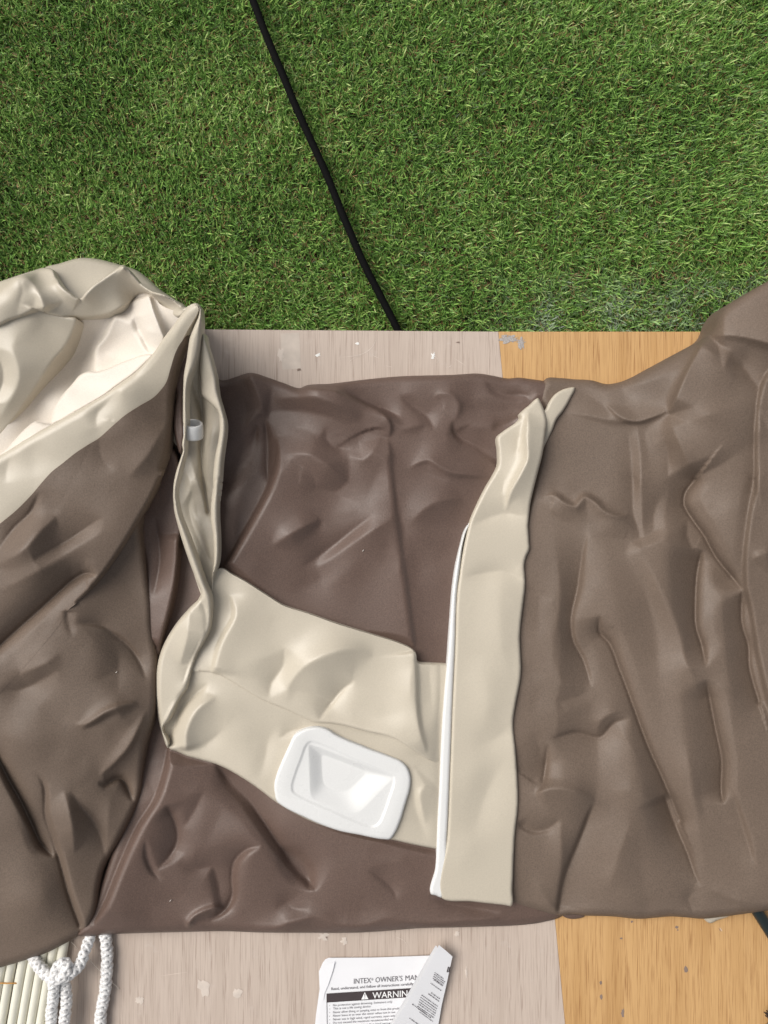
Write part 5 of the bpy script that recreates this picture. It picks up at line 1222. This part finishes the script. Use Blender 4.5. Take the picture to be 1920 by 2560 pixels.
# mirrored small print on it, unreadable: rows of short dashes
rr = random.Random(4)
def dash_row(x0, y0, x1, y1, h):
    L = math.hypot(x1 - x0, y1 - y0); dx, dy = (x1 - x0) / L, (y1 - y0) / L; nx, ny = -dy, dx
    t = 0; V = []; F = []
    while t < L:
        w = rr.uniform(5, 17); hh = h * rr.uniform(.6, 1)
        e = min(t + w, L)
        for (a, bq) in ((t, -hh), (e, -hh), (e, hh), (t, hh)):
            u, v = mt(x0 + dx * a + nx * bq, y0 + dy * a + ny * bq)
            V.append(at(u, v, float(flap_z(np.array([u]), np.array([v]))[0]) + .0007))
        n = len(V); F.append((n - 1, n - 2, n - 3, n - 4)); t = e + rr.uniform(4, 7)
    me = bpy.data.meshes.new("small_print"); me.from_pydata(V, [], F); me.update()
    link("small_print", me, GREYINK, man)
for (x, y, L) in [(1290, 440, 105), (1285, 458, 130), (1278, 476, 130), (1272, 494, 125), (1280, 512, 110), (1250, 545, 135), (1255, 640, 120), (1228, 650, 140), (1160, 662, 210), (1150, 684, 215), (1142, 706, 215), (1135, 728, 210), (1130, 750, 205), (1120, 772, 200), (1068, 752, 160), (1130, 800, 150), (1040, 890, 130), (1140, 830, 180)]:
    a = 0.62
    x1, y1 = x + L * math.cos(a), y + L * math.sin(a)
    if x1 > 1425 - (y1 - 420) * .3: 
        k = 1 - max(0, x1 - (1425 - (y1 - 420) * .3)) / L
        x1, y1 = x + L * k * math.cos(a), y + L * k * math.sin(a)
    dash_row(x, y, x1, y1, 5.0)
for dx in (0, 16):
    u = [(1422 + dx, 382 + dx * .2), (1432 + dx, 386 + dx * .2), (1418 + dx, 440), (1408 + dx, 434)]
    q = [mt(*p) for p in u]
    V = [at(p[0], p[1], float(flap_z(np.array([p[0]]), np.array([p[1]]))[0]) + .0007) for p in q]
    me = bpy.data.meshes.new("printed_mark"); me.from_pydata(V, [], [(3, 2, 1, 0)]); me.update(); link("printed_mark", me, INK, man)

# ------------------------------------------------------------------ slatted mat and ropes at lower left
SLAT = simple("cream_slat", (0.72, 0.70, 0.60), 0.35, 0.4, nscale=30, var=0.06)
STRING = simple("orange_string", (0.50, 0.24, 0.05), 0.7)
RT = (0, 2300, 1659 / 400.0)
def rt(x, y): return (RT[0] + x / RT[2], RT[1] + y / RT[2])
mat_o = thing("slat_mat", at(60, 2500, 0), "mat of cream round slats at bottom left, under the white ropes", "mat")
shared = None
for k in range(7):
    xb = -95 + k * 98 + (12 if k >= 2 else 0)
    p0 = np.array(at(*rt(xb + 185, 110), .0062)); p1 = np.array(at(*rt(xb + 90, 620), .0062)); p2 = np.array(at(*rt(xb - 60, 1500), .0062))
    path = np.array([p0 * (1 - t) + p1 * t for t in np.linspace(0, 1, 5)] + [p1 * (1 - t) + p2 * t for t in np.linspace(.2, 1, 6)])
    V, F = tube_arrays(path, 0.0057 * (0.94 + 0.1 * random.random()), 14)
    link("slat", tri_safe("slat", V, F), SLAT, mat_o)
sp = np.array([at(*rt(x, y), z) for x, y, z in [(-60, 655, .0122), (20, 655, .0128), (60, 656, .0122), (110, 656, .0128), (160, 656, .0122), (195, 655, .0100)]])
V, F = tube_arrays(sp, .0009, 6); link("binding_string", tri_safe("binding_string", V, F), STRING, mat_o)

ROPE = simple("white_rope", (0.74, 0.73, 0.72), 0.38, 0.6, nscale=700, var=0.12, bump=0.25, bscale=1500)
def braid(path, rad, pitch=0.021, strands=3):
    """hollow-braid rope: strands winding both ways, crossing over and under"""
    p = np.asarray(path); L = np.concatenate([[0], np.cumsum(np.linalg.norm(np.diff(p, axis=0), axis=1))])
    m = int(L[-1] / 0.0009)
    s = np.linspace(0, L[-1], m)
    q = np.stack([np.interp(s, L, p[:, k]) for k in range(3)], 1)
    for _ in range(12): q[1:-1] = (q[:-2] + q[1:-1] * 2 + q[2:]) / 4
    t = np.gradient(q, axis=0); t /= np.linalg.norm(t, axis=1)[:, None]
    sx = np.cross(t, [0, 0, 1.0]); sx /= np.linalg.norm(sx, axis=1)[:, None]; sy = np.cross(sx, t)
    VV, FF, o = [], [], 0
    for dr in (1, -1):
        for k in range(strands):
            ph = dr * 2 * np.pi * s / pitch + 2 * np.pi * k / strands + (0.4 if dr < 0 else 0)
            over = np.sin(strands * (2 * np.pi * s / pitch) + k * np.pi + (0 if dr > 0 else np.pi))
            r = rad * (0.80 + 0.10 * over)
            c = q + r[:, None] * (np.cos(ph)[:, None] * sx + np.sin(ph)[:, None] * sy)
            V, F = tube_arrays(c, rad * 0.46, 7, cap=False)
            VV.append(V); FF.append(F + o); o += len(V)
    V, F = tube_arrays(q, rad * 0.62, 8); VV.append(V); FF.append(F + o)
    return np.vstack(VV), np.vstack(FF)
def rope_part(name, pts, rad, parent):
    c = [np.array(at(*rt(x, y), z)) for x, y, z in pts]
    c2 = catmull(np.array(c), 0.004)
    V, F = braid(c2, rad)
    return link(name, tri_safe(name, V, F), ROPE, parent)
rope = thing("rope", at(150, 2460, .02), "white braided rope tied in a knot, with two tails hanging side by side", "rope")
rope_part("rope_loop", [(230, 200, .006), (290, 290, .006), (330, 360, .010), (385, 450, .016), (460, 540, .022), (560, 610, .026), (640, 590, .032), (700, 520, .033), (690, 450, .030), (630, 450, .028), (580, 520, .030), (560, 640, .030), (560, 760, .026), (540, 900, .024), (530, 1080, .023), (520, 1250, .022)], .0056, rope)
rope_part("rope_loop", [(1010, -20, .0056), (975, 80, .0056), (925, 200, .010), (880, 330, .018), (840, 440, .023), (770, 530, .028), (690, 580, .030), (650, 610, .022), (680, 700, .021), (690, 820, .021), (680, 950, .021), (660, 1090, .021), (650, 1250, .021)], .0055, rope)
rope2 = thing("rope", at(268, 2450, .01), "single white braided rope lying alone right of the knotted rope", "rope")
rope_part("rope_loop", [(1030, -90, .0056), (1062, 30, .0058), (1092, 150, .0065), (1108, 280, .0072), (1112, 420, .0075), (1105, 560, .0075), (1095, 690, .0075), (1075, 820, .0075), (1050, 930, .0075), (1040, 1080, .0075), (1025, 1250, .0075)], .0058, rope2)
FIB = simple("loose_fibre", (0.72, 0.66, 0.58), 0.6)
for pts in [[(915, 395, .008), (980, 470, .004), (1055, 545, .006)], [(1150, 640, .006), (1200, 680, .003), (1235, 720, .0015)], [(735, 225, .004), (770, 260, .003), (805, 300, .002)]]:
    V, F = tube_arrays(np.array([at(*rt(x, y), z) for x, y, z in pts]), .00035, 5)
    link("loose_fibre", tri_safe("loose_fibre", V, F), FIB, rope2)

# ------------------------------------------------------------------ things in the lower right corner
HOSE = simple("dark_tube", (0.012, 0.018, 0.018), 0.3, 0.5)
cb = np.array([at(1855, 2215, .012), at(1880, 2258, .011), at(1901, 2290, .0105), (at(1925, 2328, .0105)), at(1960, 2385, .0105), at(2010, 2470, .0105)])
V, F = tube_arrays(catmull(cb, .02), .0072, 16)
tag(link("pole", tri_safe("pole", V, F), HOSE), "glossy black pole under the brown vinyl at the right edge, on oak", "pole")
RUST = simple("dark_bristle", (0.03, 0.015, 0.009), 0.8)
rr = random.Random(11)
VV, FF, o = [], [], 0
for k in range(90):
    bx = 1925 + rr.uniform(-4, 40); by = 2530 + rr.uniform(-6, 50)
    p0 = np.array(at(bx + 12, by + 10, .006)); p1 = np.array(at(bx - rr.uniform(2, 12), by - rr.uniform(0, 12), rr.uniform(.003, .016)))
    V, F = tube_arrays(np.array([p0, (p0 + p1) / 2 + np.array([0, 0, .001]), p1]), [.0016, .0013, .0006], 5); VV.append(V); FF.append(F + o); o += len(V)
br = thing("brush", at(1950, 2550, 0), "dark brown bristly brush tip poking into the bottom right corner", "brush")
o_ = link("bristles", tri_safe("bristles", np.vstack(VV), np.vstack(FF)), RUST, br); o_['kind'] = 'stuff'
slab("brush_head", [at(1945, 2610, 0)[:2], at(2060, 2610, 0)[:2], at(2060, 2530, 0)[:2], at(1945, 2530, 0)[:2]], .016, .015, RUST, br)
